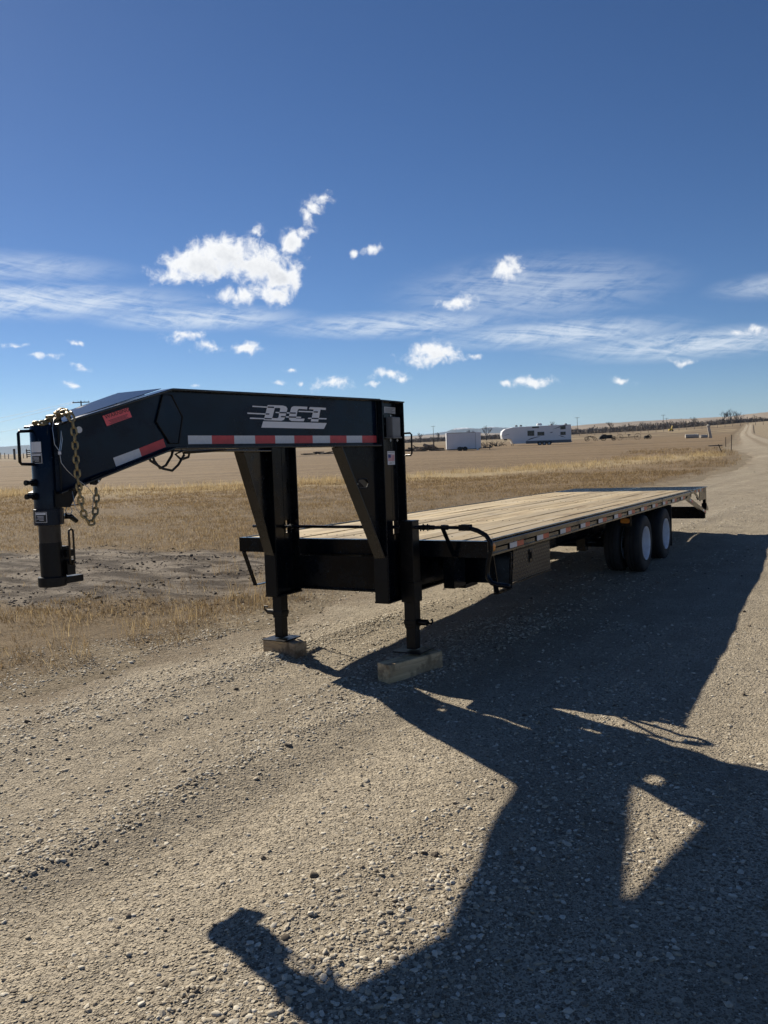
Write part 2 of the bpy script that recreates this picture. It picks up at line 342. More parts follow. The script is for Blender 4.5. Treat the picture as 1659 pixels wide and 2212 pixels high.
# grass blades, per blade tone
m, t, b = mat('dry_grass')
at = t.new('ShaderNodeAttribute'); at.attribute_name = 'tone'
cr = t.new('ShaderNodeValToRGB'); t.l.new(at.outputs['Fac'], cr.inputs[0])
els = cr.color_ramp.elements; els[0].color = (.13, .088, .046, 1); els[1].color = (.66, .52, .29, 1)
x = els.new(.5); x.color = (.32, .23, .125, 1)
df = t.new('ShaderNodeBsdfDiffuse'); tr = t.new('ShaderNodeBsdfTranslucent'); mx_ = t.new('ShaderNodeMixShader'); mx_.inputs[0].default_value = .4
t.l.new(cr.outputs[0], df.inputs[0]); t.l.new(cr.outputs[0], tr.inputs[0]); t.l.new(df.outputs[0], mx_.inputs[1]); t.l.new(tr.outputs[0], mx_.inputs[2])
t.l.new(mx_.outputs[0], t.n['Material Output'].inputs[0])
# hills and mountains
m, t, b = mat('hill_grass')
P = t.new('ShaderNodeNewGeometry').outputs['Position']
c = t.mix(t.ss(t.noise(t.mapping(P, (.002, .002, .02)), 1, 8, .65), .35, .65), (.17, .125, .088), (.27, .21, .145))
c = t.mix(t.ss(t.noise(P, .012, 6, .7), .55, .7, 0, .6), c, (.10, .078, .06))
t.put(b.inputs['Base Color'], c); b.inputs['Roughness'].default_value = 1
m, t, b = mat('mountain_rock')
G = t.new('ShaderNodeNewGeometry'); P = G.outputs['Position']
s = t.new('ShaderNodeSeparateXYZ'); t.l.new(P, s.inputs[0])
snow = t.math('ADD', s.outputs[2], t.math('MULTIPLY', t.math('SUBTRACT', t.noise(t.mapping(P, (.006, .006, .03)), 1, 8, .7), .5), 95))
c = t.mix(t.ss(snow, 64, 78), (.035, .036, .04), (.80, .82, .85))
t.put(b.inputs['Base Color'], c); b.inputs['Roughness'].default_value = 1

# ------------------------------------------------------------------ mesh helpers
class MB:
    """collects shapes as ONE mesh; trailer shapes are given as (u back, v towards the near side, z)"""
    def __init__(s): s.v = []; s.f = []
    def add(s, vs, fs):
        o = len(s.v); s.v += [tuple(p) for p in vs]; s.f += [tuple(i + o for i in f) for f in fs]; return s
    def box(s, x0, x1, y0, y1, z0, z1):
        return s.add([(x, y, z) for z in (z0, z1) for y in (y0, y1) for x in (x0, x1)],
                     [(0, 2, 3, 1), (4, 5, 7, 6), (0, 1, 5, 4), (2, 6, 7, 3), (0, 4, 6, 2), (1, 3, 7, 5)])
    def obox(s, p0, p1, upv, h, wd):       # bar from p0 to p1, h along up, wd across
        p0, p1 = Vector(p0), Vector(p1); d = (p1 - p0).normalized(); sd_ = d.cross(Vector(upv)).normalized(); u_ = sd_.cross(d).normalized()
        vs = [p + u_ * (h * .5 * b) + sd_ * (wd * .5 * a) for p in (p0, p1) for a, b in ((-1, -1), (1, -1), (1, 1), (-1, 1))]
        return s.add(vs, [(0, 3, 2, 1), (4, 5, 6, 7), (0, 1, 5, 4), (1, 2, 6, 5), (2, 3, 7, 6), (3, 0, 4, 7)])
    def prism(s, pts, off):                # polygon pts (3d) extruded by vector off
        n = len(pts); off = Vector(off); a = [Vector(p) for p in pts]
        return s.add(a + [p + off for p in a], [tuple(range(n)), tuple(range(2 * n - 1, n - 1, -1))] + [(i, (i + 1) % n, n + (i + 1) % n, n + i) for i in range(n)])
    def tube(s, path, r, seg=8, closed=False):
        pts = [Vector(p) for p in path]; n = len(pts); rr = r if isinstance(r, (list, tuple)) else [r] * n
        base = len(s.v); ref = None; rings = []
        for i, p in enumerate(pts):
            d = (pts[(i + 1) % n] - pts[i - 1]) if closed else (pts[min(i + 1, n - 1)] - pts[max(i - 1, 0)])
            d.normalize()
            if ref is None:
                ref = Vector((0, 0, 1)) if abs(d.z) < .9 else Vector((1, 0, 0))
            a = (ref - d * ref.dot(d)).normalized(); ref = a; bb = d.cross(a)
            rings.append([p + (a * math.cos(2 * math.pi * k / seg) + bb * math.sin(2 * math.pi * k / seg)) * rr[i] for k in range(seg)])
        vs = [p for r_ in rings for p in r_]; fs = []
        for i in range(n if closed else n - 1):
            j = (i + 1) % n
            for k in range(seg): fs.append((i * seg + k, i * seg + (k + 1) % seg, j * seg + (k + 1) % seg, j * seg + k))
        if not closed: fs += [tuple(range(seg))[::-1], tuple(range((n - 1) * seg, n * seg))]
        return s.add(vs, fs)
    def lathe(s, c, axis, prof, seg=32, mod=None, cap=True):   # prof [(along, radius)], open ends capped
        c = Vector(c); ax = Vector(axis).normalized(); a = Vector((0, 0, 1)) if abs(ax.z) < .9 else Vector((1, 0, 0))
        a = (a - ax * a.dot(ax)).normalized(); bb = ax.cross(a); vs = []; fs = []; n = len(prof)
        for i, (t_, r_) in enumerate(prof):
            for k in range(seg):
                rk = r_ + (mod(i, k) if mod else 0); th = 2 * math.pi * k / seg
                vs.append(c + ax * t_ + (a * math.cos(th) + bb * math.sin(th)) * rk)
        for i in range(n - 1):
            for k in range(seg): fs.append((i * seg + k, i * seg + (k + 1) % seg, (i + 1) * seg + (k + 1) % seg, (i + 1) * seg + k))
        if cap: fs += [tuple(range(seg))[::-1], tuple(range((n - 1) * seg, n * seg))]
        return s.add(vs, fs)
    def mesh(s, name, flip=False):
        me = bpy.data.meshes.new(name)
        vs = [(x, -y, z) for x, y, z in s.v] if flip else s.v
        me.from_pydata(vs, [], s.f)
        bm = bmesh.new(); bm.from_mesh(me); bmesh.ops.recalc_face_normals(bm, faces=bm.faces[:]); bm.to_mesh(me); bm.free()
        return me
def link(name, me, material=None, parent=None, smooth=None, bevel=0):
    o = bpy.data.objects.new(name, me); col.objects.link(o)
    if material: me.materials.clear(); me.materials.append(MATS[material])
    if parent: o.parent = parent
    if smooth:
        for p in me.polygons: p.use_smooth = True
        if smooth is not True: me.set_sharp_from_angle(angle=R(smooth))
    if bevel:
        bv = o.modifiers.new('bevel', 'BEVEL'); bv.width = bevel; bv.segments = 2; bv.limit_method = 'ANGLE'
    return o
def build(name, mb, material, parent=None, smooth=None, bevel=0): return link(name, mb.mesh(name), material, parent, smooth, bevel)
def tag(o, label, cat, group=None):
    o['label'] = label; o['category'] = cat
    if group: o['group'] = group
    return o
def empty(name, loc=(0, 0, 0), rz=0):
    o = bpy.data.objects.new(name, None); col.objects.link(o); o.location = loc; o.rotation_euler = (0, 0, rz); o.empty_display_size = .3; return o
def kind(o, k): o['kind'] = k; return o

# ------------------------------------------------------------------ value noise for terrain
_tab = np.random.default_rng(3).random((256, 256))
def vnoise(x, y):
    xi = np.floor(x).astype(int); yi = np.floor(y).astype(int); fx = x - xi; fy = y - yi
    fx = fx * fx * (3 - 2 * fx); fy = fy * fy * (3 - 2 * fy)
    g_ = lambda a, b: _tab[a & 255, b & 255]
    return (g_(xi, yi) * (1 - fx) + g_(xi + 1, yi) * fx) * (1 - fy) + (g_(xi, yi + 1) * (1 - fx) + g_(xi + 1, yi + 1) * fx) * fy
def fbm(x, y, o=4):
    a = 0; s_ = .5
    for i in range(o): a = a + s_ * (vnoise(x, y) - .5); x = x * 2.03 + 17.1; y = y * 2.03 + 5.3; s_ *= .5
    return a
LE = np.array([(-14, -16), (-9, -5), (-5.2, 2.0), (-3.1, 6.57), (-2.3, 7.67), (-1.4, 9.1), (-.67, 10.5), (1.5, 15.4), (6.0, 23.5), (11.3, 31.8), (14.3, 36.4), (18.4, 43.6), (25.0, 58), (34, 84), (44, 106), (90, 215), (150, 350)], float)
WD = np.array([15, 15, 15, 15, 15, 15, 15, 15, 14, 14, 13, 12, 10, 8, 6, 4, 3], float)
SEG = np.concatenate([[0], np.cumsum(np.hypot(*np.diff(LE, axis=0).T))])
def edge_dist(x, y):      # signed distance to the left road edge, negative on the road side
    best = np.full(np.shape(x), 1e9); sg = np.ones(np.shape(x))
    for a, b_ in zip(LE[:-1], LE[1:]):
        d = b_ - a; L2 = d @ d; t_ = np.clip(((x - a[0]) * d[0] + (y - a[1]) * d[1]) / L2, 0, 1)
        dx = x - a[0] - t_ * d[0]; dy = y - a[1] - t_ * d[1]; dd = np.hypot(dx, dy); cr_ = d[0] * dy - d[1] * dx
        k = dd < best; best = np.where(k, dd, best); sg = np.where(k, np.sign(cr_), sg)
    return best * sg
def mud_mask(x, y):
    return np.hypot((x + 5.2) / 6.0, (y + .38 * x - 11.6) / 2.7)
def far_rise(x, y):
    r = np.hypot(x, y); a = np.degrees(np.arctan2(x, y))
    h_ = np.interp(a, [-180, -40, 0, 8, 13, 18, 24.4, 32, 60, 90, 180], [0, 0, 0, .3, 1.4, 2.2, 5.0, 8, 8, 3, 0])
    t_ = np.clip((r - 170) / 330, 0, 1); return h_ * t_ * t_ * (3 - 2 * t_)
def field_z(x, y):
    ed = edge_dist(x, y); r = np.hypot(x, y)
    z = np.where(ed > 0, .03 * np.minimum(1, ed / .6), -.16 * np.minimum(1, -ed / .9))
    z = z + fbm(x * .9, y * .9) * .10 * np.clip((ed + .4) / 1.2, 0, 1) + fbm(x * .12, y * .12) * .3 * np.clip((ed - 2) / 8, 0, 1) * np.clip(1.3 - r / 110, .2, 1)
    z = z + fbm(x * 2.6 + 9, y * 2.6) * .14 * np.clip(1.2 - mud_mask(x, y), 0, .5) * 2 * (ed > .3)
    return z + far_rise(x, y)
def road_z(x, y):
    ed = edge_dist(x, y) + fbm(x * 1.1 + 50, y * 1.1, 4) * 1.3 + fbm(x * .25 + 7, y * .25, 2) * .05 * np.hypot(x, y)
    ac = x * .80 - y * .60; al = x * .60 + y * .80
    z = fbm(x * .55 + 3, y * .55, 3) * .05 + fbm(x * 2.4, y * 2.4, 4) * .026 + fbm(ac * 1.5 + 5, al * .13, 4) * .125 * np.clip(1.2 - np.hypot(x, y) / 40, 0, 1)
    return z - .10 * np.clip((ed + .35) / .7, 0, 1) ** 1.3 + far_rise(x, y)

# ------------------------------------------------------------------ setting
def grid_mesh(name, X, Y, Z, material, closed=False):
    n, k = X.shape; me = bpy.data.meshes.new(name); vs = np.stack([X, Y, Z], -1).reshape(-1, 3)
    i, j = np.meshgrid(np.arange(n - 1), np.arange(k if closed else k - 1), indexing='ij'); j2 = (j + 1) % k
    f = np.stack([i * k + j, i * k + j2, (i + 1) * k + j2, (i + 1) * k + j], -1).reshape(-1, 4)
    me.vertices.add(len(vs)); me.vertices.foreach_set('co', vs.ravel())
    me.loops.add(f.size); me.loops.foreach_set('vertex_index', f.ravel().astype(np.int32))
    me.polygons.add(len(f)); me.polygons.foreach_set('loop_start', np.arange(0, f.size, 4, dtype=np.int32)); me.polygons.foreach_set('loop_total', np.full(len(f), 4, np.int32))
    me.update(); me.validate()
    for p_ in me.polygons: pass
    me.polygons.foreach_set('use_smooth', np.ones(len(f), bool))
    return link(name, me, material)
rad = np.concatenate([np.linspace(.4, 4, 8), 4 * 1.024 ** np.arange(1, 120), np.geomspace(72, 12000, 70)])
ang = np.concatenate([np.radians(np.linspace(-34, 34, 260)), np.radians(np.linspace(34, 326, 90)[1:-1])])
RR, AA = np.meshgrid(rad, ang, indexing='ij'); X = RR * np.sin(AA); Y = RR * np.cos(AA)
Z = field_z(X, Y)
# clockwise angle -> flip order so normals point up
ED = edge_dist(X, Y)
fo = grid_mesh('field', X[:, ::-1], Y[:, ::-1], Z[:, ::-1], 'field_ground', closed=True); kind(fo, 'structure')
def fattr(o, nm, arr):
    a = o.data.attributes.new(nm, 'FLOAT', 'POINT'); a.data.foreach_set('value', np.ascontiguousarray(arr).astype(np.float32).ravel())
fattr(fo, 'edge', ED[:, ::-1])
# gravel road
sl = np.concatenate([np.linspace(0, 18, 40), np.linspace(18, 42, 260)[1:], np.geomspace(42, SEG[-1], 150)[1:]])
lx_ = np.interp(sl, SEG, LE[:, 0]); ly_ = np.interp(sl, SEG, LE[:, 1]); wd_ = np.interp(sl, SEG, WD)
ker = np.ones(9) / 9
lx_ = np.convolve(np.pad(lx_, 4, 'edge'), ker, 'valid'); ly_ = np.convolve(np.pad(ly_, 4, 'edge'), ker, 'valid')
tx = np.gradient(lx_, sl); ty = np.gradient(ly_, sl); tl = np.hypot(tx, ty); nx, ny = ty / tl, -tx / tl
tt = np.concatenate([np.linspace(-.06, .06, 10), np.linspace(.06, 1, 150)[1:]])
X = lx_[:, None] + nx[:, None] * wd_[:, None] * tt[None]; Y = ly_[:, None] + ny[:, None] * wd_[:, None] * tt[None]
Z = road_z(X, Y); Z[:, -3:] -= np.array([.03, .1, .3])
ro = kind(grid_mesh('gravel_road', X[:, ::-1], Y[:, ::-1], Z[:, ::-1], 'gravel_ground'), 'structure')
fattr(ro, 'edge', edge_dist(X, Y)[:, ::-1]); fattr(ro, 'across', np.broadcast_to(tt, X.shape)[:, ::-1])

def ridge(name, azs, hs, dist, depth, material, jag, base=0):
    a = np.linspace(azs[0], azs[-1], 220); h_ = np.interp(a, azs, hs)
    h_ = h_ * (1 + jag * fbm(a * 1.3 + dist, a * 0 + 3.1, 5))
    rows = []; prof = [(-1, 0), (-.8, .10), (-.6, .30), (-.4, .55), (-.2, .82), (0, 1), (.3, .75), (1, 0)]
    XX = []; YY = []; ZZ = []
    for k, (t_, f_) in enumerate(prof):
        r = dist + depth * t_ + depth * .15 * fbm(a * .9 + k * 3.7, a * 0 + k, 3); f2 = f_ * (1 + (.5 * fbm(a * 2.2 + 7 * k, a * 0 + k, 4) if 0 < f_ < 1 else 0))
        XX.append(r * np.sin(np.radians(a))); YY.append(r * np.cos(np.radians(a))); ZZ.append(base - 2 * (f_ == 0) + h_ * f2)
    return kind(grid_mesh(name, np.array(XX)[:, ::-1], np.array(YY)[:, ::-1], np.array(ZZ)[:, ::-1], material), 'structure')
ridge('hills', [3, 6, 9, 11, 13, 15, 17, 19, 22, 25, 32, 45, 60], [0, 4, 9, 17, 21, 25, 25, 27, 28, 36, 44, 40, 0], 2100, 900, 'hill_grass', .12)
ridge('foothills', [-34, -20, -8, 0, 4, 8, 12], [0, 0, 0, 10, 16, 14, 0], 3000, 500, 'hill_grass', .3)
ridge('mountains', [-1, 1.2, 2.2, 3.4, 4.4, 5.0, 5.8, 6.5, 7.2, 8.2, 10, 12], [18, 28, 30, 40, 50, 72, 74, 62, 72, 64, 46, 20], 6200, 900, 'mountain_rock', .12)
ridge('mountains', [-36, -29, -25, -23.5, -22.3, -21, -19, -16, -12], [30, 48, 50, 54, 58, 56, 44, 28, 0], 6200, 900, 'mountain_rock', .15)

# ------------------------------------------------------------------ the trailer
TR = Matrix(((0.50209, -0.864815, -0.000632, -0.283), (0.864523, 0.501901, 0.026383, 7.468296), (-0.022499, -0.013793, 0.999652, 0.000372), (0, 0, 0, 1)))
T = bpy.data.objects.new('gooseneck_trailer', None); col.objects.link(T); T.matrix_world = TR; T.empty_display_size = .5
tag(T, 'long black gooseneck flatbed trailer with wooden plank deck parked on the gravel', 'trailer')
def tp(name, mb, material, parent=None, smooth=None, bevel=0): return link(name, mb.mesh(name, True), material, parent or T, smooth, bevel)
def shared(name, me, material, loc, parent=None):
    o = bpy.data.objects.new(name, me); col.objects.link(o); o.parent = parent or T; o.location = (loc[0], -loc[1], loc[2])
    if not me.materials: me.materials.append(MATS[material])
    return o
DZ = 1.066; HW = 1.295
# deck planks
NP = 13; pw = 2.46 / NP
pmesh = []
for k in range(NP):
    v0 = -1.23 + k * pw; mb = MB(); z = DZ - .004 + random.uniform(-.003, .003)
    us = np.linspace(.06, 9.12, 24); a0 = v0 + .0075; a1 = v0 + pw - .0075
    ph = random.uniform(0, 9); vs = []; fs = []
    for u_ in us:
        wv = .0025 * math.sin(u_ * 1.7 + ph); jg = random.uniform(-.0015, .0015)
        vs += [(u_, a0 + jg, z - .04), (u_, a0 + jg, z + wv), (u_, a1 + jg, z + wv), (u_, a1 + jg, z - .04)]
    for i in range(len(us) - 1):
        for j in range(4): fs.append((i * 4 + j, i * 4 + (j + 1) % 4, i * 4 + 4 + (j + 1) % 4, i * 4 + 4 + j))
    fs += [(0, 1, 2, 3), tuple(range(len(us) * 4 - 4, len(us) * 4))[::-1]]
    mb.add(vs, fs); tp('plank', mb, 'deck_wood')
scm = MB().lathe((0, 0, 0), (0, 0, 1), [(0, .009), (.003, .008)], 6).mesh('deck_screw', True)
for k in range(NP):
    for i_ in range(5):
        for s_ in (.3, .7): shared('deck_screw', scm, 'bare_steel', (.375 + i_ * 1.84, -1.23 + (k + s_) * pw, DZ - .003))
# perimeter frame
mb = MB().box(-.01, .0, -HW, HW, .93, DZ).box(0, .055, -HW, HW, 1.055, DZ).box(0, .055, -HW, HW, .93, .941)
tp('front_channel', mb, 'black_paint')
for s_ in (1, -1):
    mb = MB()
    y = lambda a, b_: (s_ * a, s_ * b_) if s_ > 0 else (s_ * b_, s_ * a)
    mb.box(.058, 9.15, *y(1.238, 1.248), .935, DZ + .002).box(.058, 9.15, *y(1.2485, 1.264), 1.056, DZ + .004)
    tp('side_channel', mb, 'black_enamel')
    tp('rub_rail', MB().box(.02, 9.15, *y(1.277, 1.295), 1.004, 1.05), 'black_enamel', bevel=.004)
    tp('lower_rail', MB().box(.02, 8.60, *y(1.262, 1.290), .935, .952).box(.02, 8.60, *y(1.262, 1.272), .952, .988), 'black_enamel')
    pk = MB().box(0, .345, *y(1.2495, 1.281), .953, 1.003).mesh('stake_pocket', True)
    wm = MB().box(.006, .176, *y(1.2815, 1.2835), .955, 1.001).mesh('tape', True); rm = MB().box(.177, .340, *y(1.2815, 1.2835), .955, 1.001).mesh('tape', True)
    for k in range(12 if s_ > 0 else 4):
        u0 = .503 + .684 * k
        shared('stake_pocket', pk, 'black_enamel', (u0, 0, 0)); shared('reflective_tape', wm, 'tape_white', (u0, 0, 0)); shared('reflective_tape', rm, 'tape_orange', (u0, 0, 0))
# frame beams and crossmembers
for s_ in (1, -1):
    v = s_ * .56; mb = MB()
    mb.box(-.11, 9.0, v - .06, v + .06, .62, .633).box(-.11, 9.0, v - .06, v + .06, .915, .928).box(-.11, 9.0, v - .005, v + .005, .634, .914)
    tp('frame_beam', mb, 'black_paint')
cm = MB().box(0, .05, -1.236, 1.236, .935, 1.02).mesh('crossmember', True)
for k in range(19): shared('crossmember', cm, 'black_paint', (.35 + k * .46, 0, 0))
tp('front_bulkhead', MB().box(-.135, -.125, -.50, .50, .63, .928).box(-.175, -.136, -.5, .5, .63, .642), 'black_paint')
tp('frame_bracket', MB().box(.17, .40, .80, .90, .635, .93).box(.40, .66, .80, .90, .605, .64).box(.62, .66, .8, .9, .64, .93), 'black_paint')
# uprights, I section with flanges fore and aft
for s_ in (1, -1):
    v = s_ * .56; b_ = .065; mb = MB(); n_ = s_
    mb.box(-.48, -.466, v - b_, v + b_, .61, 2.228).box(-.134, -.120, v - b_, v + b_, .60, 2.228)
    # web with a slot for the crank shaft
    for (u0, u1, z0, z1) in ((-.4655, -.265, .61, 2.228), (-.17, -.1345, .61, 2.228), (-.2645, -.1705, .61, 1.14), (-.2645, -.1705, 1.25, 2.228)):
        mb.box(u0, u1, v - .006, v + .006, z0, z1)
    tp('upright', mb, 'black_paint', bevel=.004)
    tp('upright_cap', MB().box(-.49, -.112, v - b_ - .004, v + b_ + .004, 2.2285, 2.238), 'black_paint')
    tp('bottom_plate', MB().box(-.485, -.118, v - b_ - .003, v + b_ + .003, .595, .6085), 'black_paint')
    # lower face plate and gusset
    tp('face_plate', MB().box(-.490, -.4805, v - .06, v + .06, .605, .985), 'black_paint_worn', bevel=.003)
    vt_ = v - .082 * s_
    hx = [(-.665 + a * .07, 1.578 + c_ * .036) for a, c_ in ((-1, 0), (-.6, 1), (.6, 1), (1, 0), (.6, -1), (-.6, -1))]
    gv = lambda u_: v - s_ * .082 * (-.482 - u_) / .448
    tri_ = [(-.93, 1.868), (-.482, 1.868), (-.482, .975)]; mb = MB()
    if s_ < 0: mb.prism([(a, gv(a) - .005, z) for a, z in tri_], (0, .01, 0))
    else:      # plate with an oval lamp opening cut through it
        ring_ = [(-.755, 1.578), (-.93, 1.868), (-.482, 1.868), (-.482, 1.578), (-.482, .975), (-.66, 1.329)]
        idx_ = [0, 1, 2, 3, 4, 5]
        for k_ in range(6):
            a, b2 = ring_[k_], ring_[(k_ + 1) % 6]; c2, d2 = hx[(k_ + 1) % 6], hx[k_]
            mb.prism([(q_[0], gv(q_[0]) - .005, q_[1]) for q_ in (a, b2, c2, d2)], (0, .01, 0))
    gus = tp('gusset', mb, 'black_paint')
    tp('gusset_flange', MB().obox((-.937, gv(-.93), 1.868), (-.487, v, .965), (0, 1, 0), .10, .012), 'black_enamel', gus, bevel=.004)
    if s_ > 0:
        for du_ in (-.082, .082): tp('lamp_screw', MB().lathe((-.665 + du_, gv(-.665) + .005, 1.578), (0, 1, 0), [(0, .006), (.006, .005)], 8), 'bright_wire', gus)
        slv = MB()  # added dark sleeve angled along the sun: passes sunlight, blocks the view through
        for k_ in range(6):
            (a_, z_), (a2_, z2_) = hx[k_], hx[(k_ + 1) % 6]
            slv.prism([(a_, gv(a_) - .006, z_), (a2_, gv(a2_) - .006, z2_), (a2_ + .034, gv(a2_) - .092, z2_ + .057), (a_ + .034, gv(a_) - .092, z_ + .057)], (0, 0, .0015 if k_ < 3 else -.0015))
        tp('sun_sleeve', slv, 'hose_rubber', gus)
        tp('lamp_grommet', MB().tube([(a_, gv(a_) + .004, z_) for a_, z_ in hx], .006, 6, True), 'hose_rubber', gus)
# neck beams
for s_ in (1, -1):
    A_ = Vector((-.481, .56 * s_, 0)); B_ = Vector((-2.42, .20 * s_, 0)); C_ = Vector((-3.20, .085 * s_, 0))
    t1 = (B_ - A_).normalized(); n1 = Vector((-t1.y, t1.x, 0)) * (-1 if s_ < 0 else 1)
    n1 = n1 if n1.y * s_ > 0 else -n1
    t2 = (C_ - B_).normalized(); n2 = Vector((-t2.y, t2.x, 0)); n2 = n2 if n2.y * s_ > 0 else -n2
    zt, zb, ztc, zbc = 2.230, 1.882, 2.0, 1.640
    zv = Vector((0, 0, 1)); mb = MB()
    P_ = lambda b0, z_: b0 + zv * z_
    mb.prism([P_(A_, zb), P_(A_, zt), P_(B_, zt), P_(B_, zb)], n1 * .007 * s_ * s_)
    mb.prism([P_(B_, zb), P_(B_, zt), P_(C_, ztc), P_(C_, zbc)], n2 * .007)
    neck = tp('neck_web', mb, 'navy_paint')
    fl = .062
    def flange(z1, z2, z3, th, name):
        mb = MB(); na, nb = n1, (n1 + n2).normalized()
        q_ = [P_(A_, z1) - n1 * fl, P_(A_, z1) + n1 * fl, P_(B_, z2) + nb * fl, P_(B_, z2) - nb * fl]
        mb.prism(q_, (0, 0, th))
        q_ = [P_(B_, z2) - nb * fl, P_(B_, z2) + nb * fl, P_(C_, z3) + n2 * fl, P_(C_, z3) - n2 * fl]
        mb.prism(q_, (0, 0, th)); return tp(name, mb, 'black_enamel', bevel=.004)
    flange(zt + .0005, zt + .0005, ztc + .0005, .014, 'neck_top_flange'); flange(zb - .0145, zb - .0145, zbc - .0145, .014, 'neck_bottom_flange')
    # reinforcing plate at the bend
    S1 = lambda s0, z_, o_=.0075: A_ + t1 * s0 + zv * z_ + n1 * o_
    S2 = lambda s0, z_, o_=.0075: B_ + t2 * s0 + zv * z_ + n2 * o_
    L1 = (B_ - A_).length
    hexa = [S2(.046, 2.205), S2(.105, 2.038), S2(.01, 1.905, .0078), S1(L1 - .055, 1.905), S1(L1 - .094, 2.071), S1(L1 - .02, 2.205)]
    tp('bend_plate', MB().prism(hexa, n1 * .008), 'navy_paint')
    hb_ = [p_ + n1 * .009 for p_ in hexa]; tp('weld_bead', MB().tube(hb_, .0055, 6, True), 'black_paint_worn')
    tp('weld_bead', MB().tube([C_ + zv * 1.645 + n2 * .012 + Vector((.03, 0, 0)), C_ + zv * 2.0 + n2 * .012 + Vector((.03, 0, 0))], .006, 6), 'black_paint_worn')
    tp('weld_bead', MB().tube([A_ + zv * 1.885 + n1 * .013 - Vector((.004, 0, 0)), A_ + zv * 2.225 + n1 * .013 - Vector((.004, 0, 0))], .005, 6), 'black_paint_worn')
    if s_ < 0: continue
    # ---- lettering and stickers on the near neck beam
    def quad(name, fn, pts, material, parent, o_=.009): return tp(name, MB().prism([fn(a, b2, o_) for a, b2 in pts], n1 * .0012), material, parent)
    LG = {'D': [(1.1505, 2.1667), (1.0062, 2.167), (0.9761, 2.1603), (0.9641, 2.1456), (0.9759, 2.1191), (0.9908, 2.0832), (1.0045, 2.0662), (1.0277, 2.0591), (1.1933, 2.0605)], 'C': [(0.9036, 2.1649), (0.7662, 2.1647), (0.77, 2.1454), (0.8523, 2.1472), (0.8633, 2.1405), (0.8853, 2.0774), (0.7981, 2.0769), (0.8099, 2.0576), (0.9306, 2.0586), (0.9508, 2.067), (0.9559, 2.0838), (0.9305, 2.1483), (0.9222, 2.158)], 'T': [(0.7403, 2.1639), (0.5725, 2.1619), (0.5746, 2.1454), (0.6305, 2.1468), (0.6606, 2.0576), (0.7373, 2.0577), (0.7022, 2.1463), (0.751, 2.1474)]}
    WS = [[(1.2902, 2.1581), (1.1512, 2.1557), (1.1541, 2.1476), (1.2916, 2.1502)], [(1.3375, 2.1103), (1.1711, 2.1076), (1.174, 2.0992), (1.3394, 2.1017)], [(1.3161, 2.077), (1.1851, 2.0752), (1.1895, 2.0671), (1.319, 2.068)], [(0.8558, 2.1338), (0.703, 2.1327), (0.7062, 2.1237), (0.8573, 2.1251)], [(0.8845, 2.0907), (0.8319, 2.0905), (0.8361, 2.0813), (0.8866, 2.082)], [(0.7627, 2.0851), (0.7248, 2.0846), (0.727, 2.0761), (0.7659, 2.0766)], [(0.6535, 2.085), (0.5696, 2.0844), (0.573, 2.0753), (0.6568, 2.0752)], [(0.9733, 2.1203), (0.9425, 2.1198), (0.9456, 2.1115), (0.9753, 2.112)], [(0.9852, 2.0916), (0.9535, 2.0914), (0.9571, 2.0819), (0.9877, 2.0833)]]
    DK = [[(1.0851, 2.1482), (1.0426, 2.1493), (1.0353, 2.1439), (1.0563, 2.0858), (1.0644, 2.0764), (1.1141, 2.0767)], [(1.1511, 2.1564), (1.0921, 2.1561), (1.0951, 2.1472), (1.1541, 2.1472)], [(1.171, 2.1084), (1.1393, 2.1079), (1.1422, 2.0998), (1.1739, 2.0999)], [(1.1841, 2.0756), (1.1191, 2.0748), (1.122, 2.067), (1.188, 2.0675)], [(1.0442, 2.1206), (0.9733, 2.1203), (0.9764, 2.1112), (1.0473, 2.1113)], [(0.9425, 2.1202), (0.8854, 2.1199), (0.8886, 2.1107), (0.9456, 2.1111)], [(1.0293, 2.0926), (0.9851, 2.0923), (0.9878, 2.0825), (1.0323, 2.0837)], [(0.9535, 2.0914), (0.8829, 2.0911), (0.8866, 2.082), (0.9571, 2.0823)], [(0.7029, 2.1331), (0.659, 2.1329), (0.6617, 2.1238), (0.7062, 2.1241)], [(0.7248, 2.085), (0.6546, 2.085), (0.6567, 2.0764), (0.728, 2.0764)]]
    bar = quad('logo', S1, [(1.1995, 2.0531), (0.57, 2.0481), (0.6024, 2.0041), (1.219, 2.0092)], 'white_vinyl', T)
    bar['label'] = 'large white block letters DCT with speed stripes'
    for k_, pts in LG.items(): quad('letter', S1, pts, 'white_vinyl', bar)
    for pts in WS: quad('stripe', S1, pts, 'white_vinyl', bar, .0092)
    for pts in DK: quad('stripe', S1, pts, 'navy_paint', bar, .0106)
    quad('stripe', S1, [(1.0817, 2.1206), (1.0443, 2.1195), (1.0498, 2.1109), (1.0847, 2.1131)], 'white_vinyl', bar, .0122)
    NEARA, NEARB, T1, T2, N1, N2 = A_, B_, t1, t2, n1, n2
    tape = []
    ts = [1.839, 1.65, 1.463, 1.28, 1.095, .911, .725, .542, .359, .18, .004]
    for i in range(10):
        o = quad('reflective_tape', S1, [(ts[i], 1.954), (ts[i + 1], 1.954), (ts[i + 1], 1.899), (ts[i], 1.899)], 'tape_white' if i % 2 == 0 else 'tape_red', T)
        tape.append((o, S1, (ts[i] + ts[i + 1]) / 2, 1.925, 0))
    for pts, mm in (([(.419, 1.822), (.236, 1.876), (.22, 1.827), (.402, 1.77)], 'tape_white'), ([(.236, 1.876), (.055, 1.934), (.038, 1.883), (.22, 1.827)], 'tape_red')):
        o = quad('reflective_tape', S2, pts, mm, T); tape.append((o, S2, .32, 1.824, 1))
    warn = quad('warning_sticker', S2, [(.475, 2.066), (.297, 2.121), (.274, 2.064), (.449, 2.007)], 'warning_red', T)

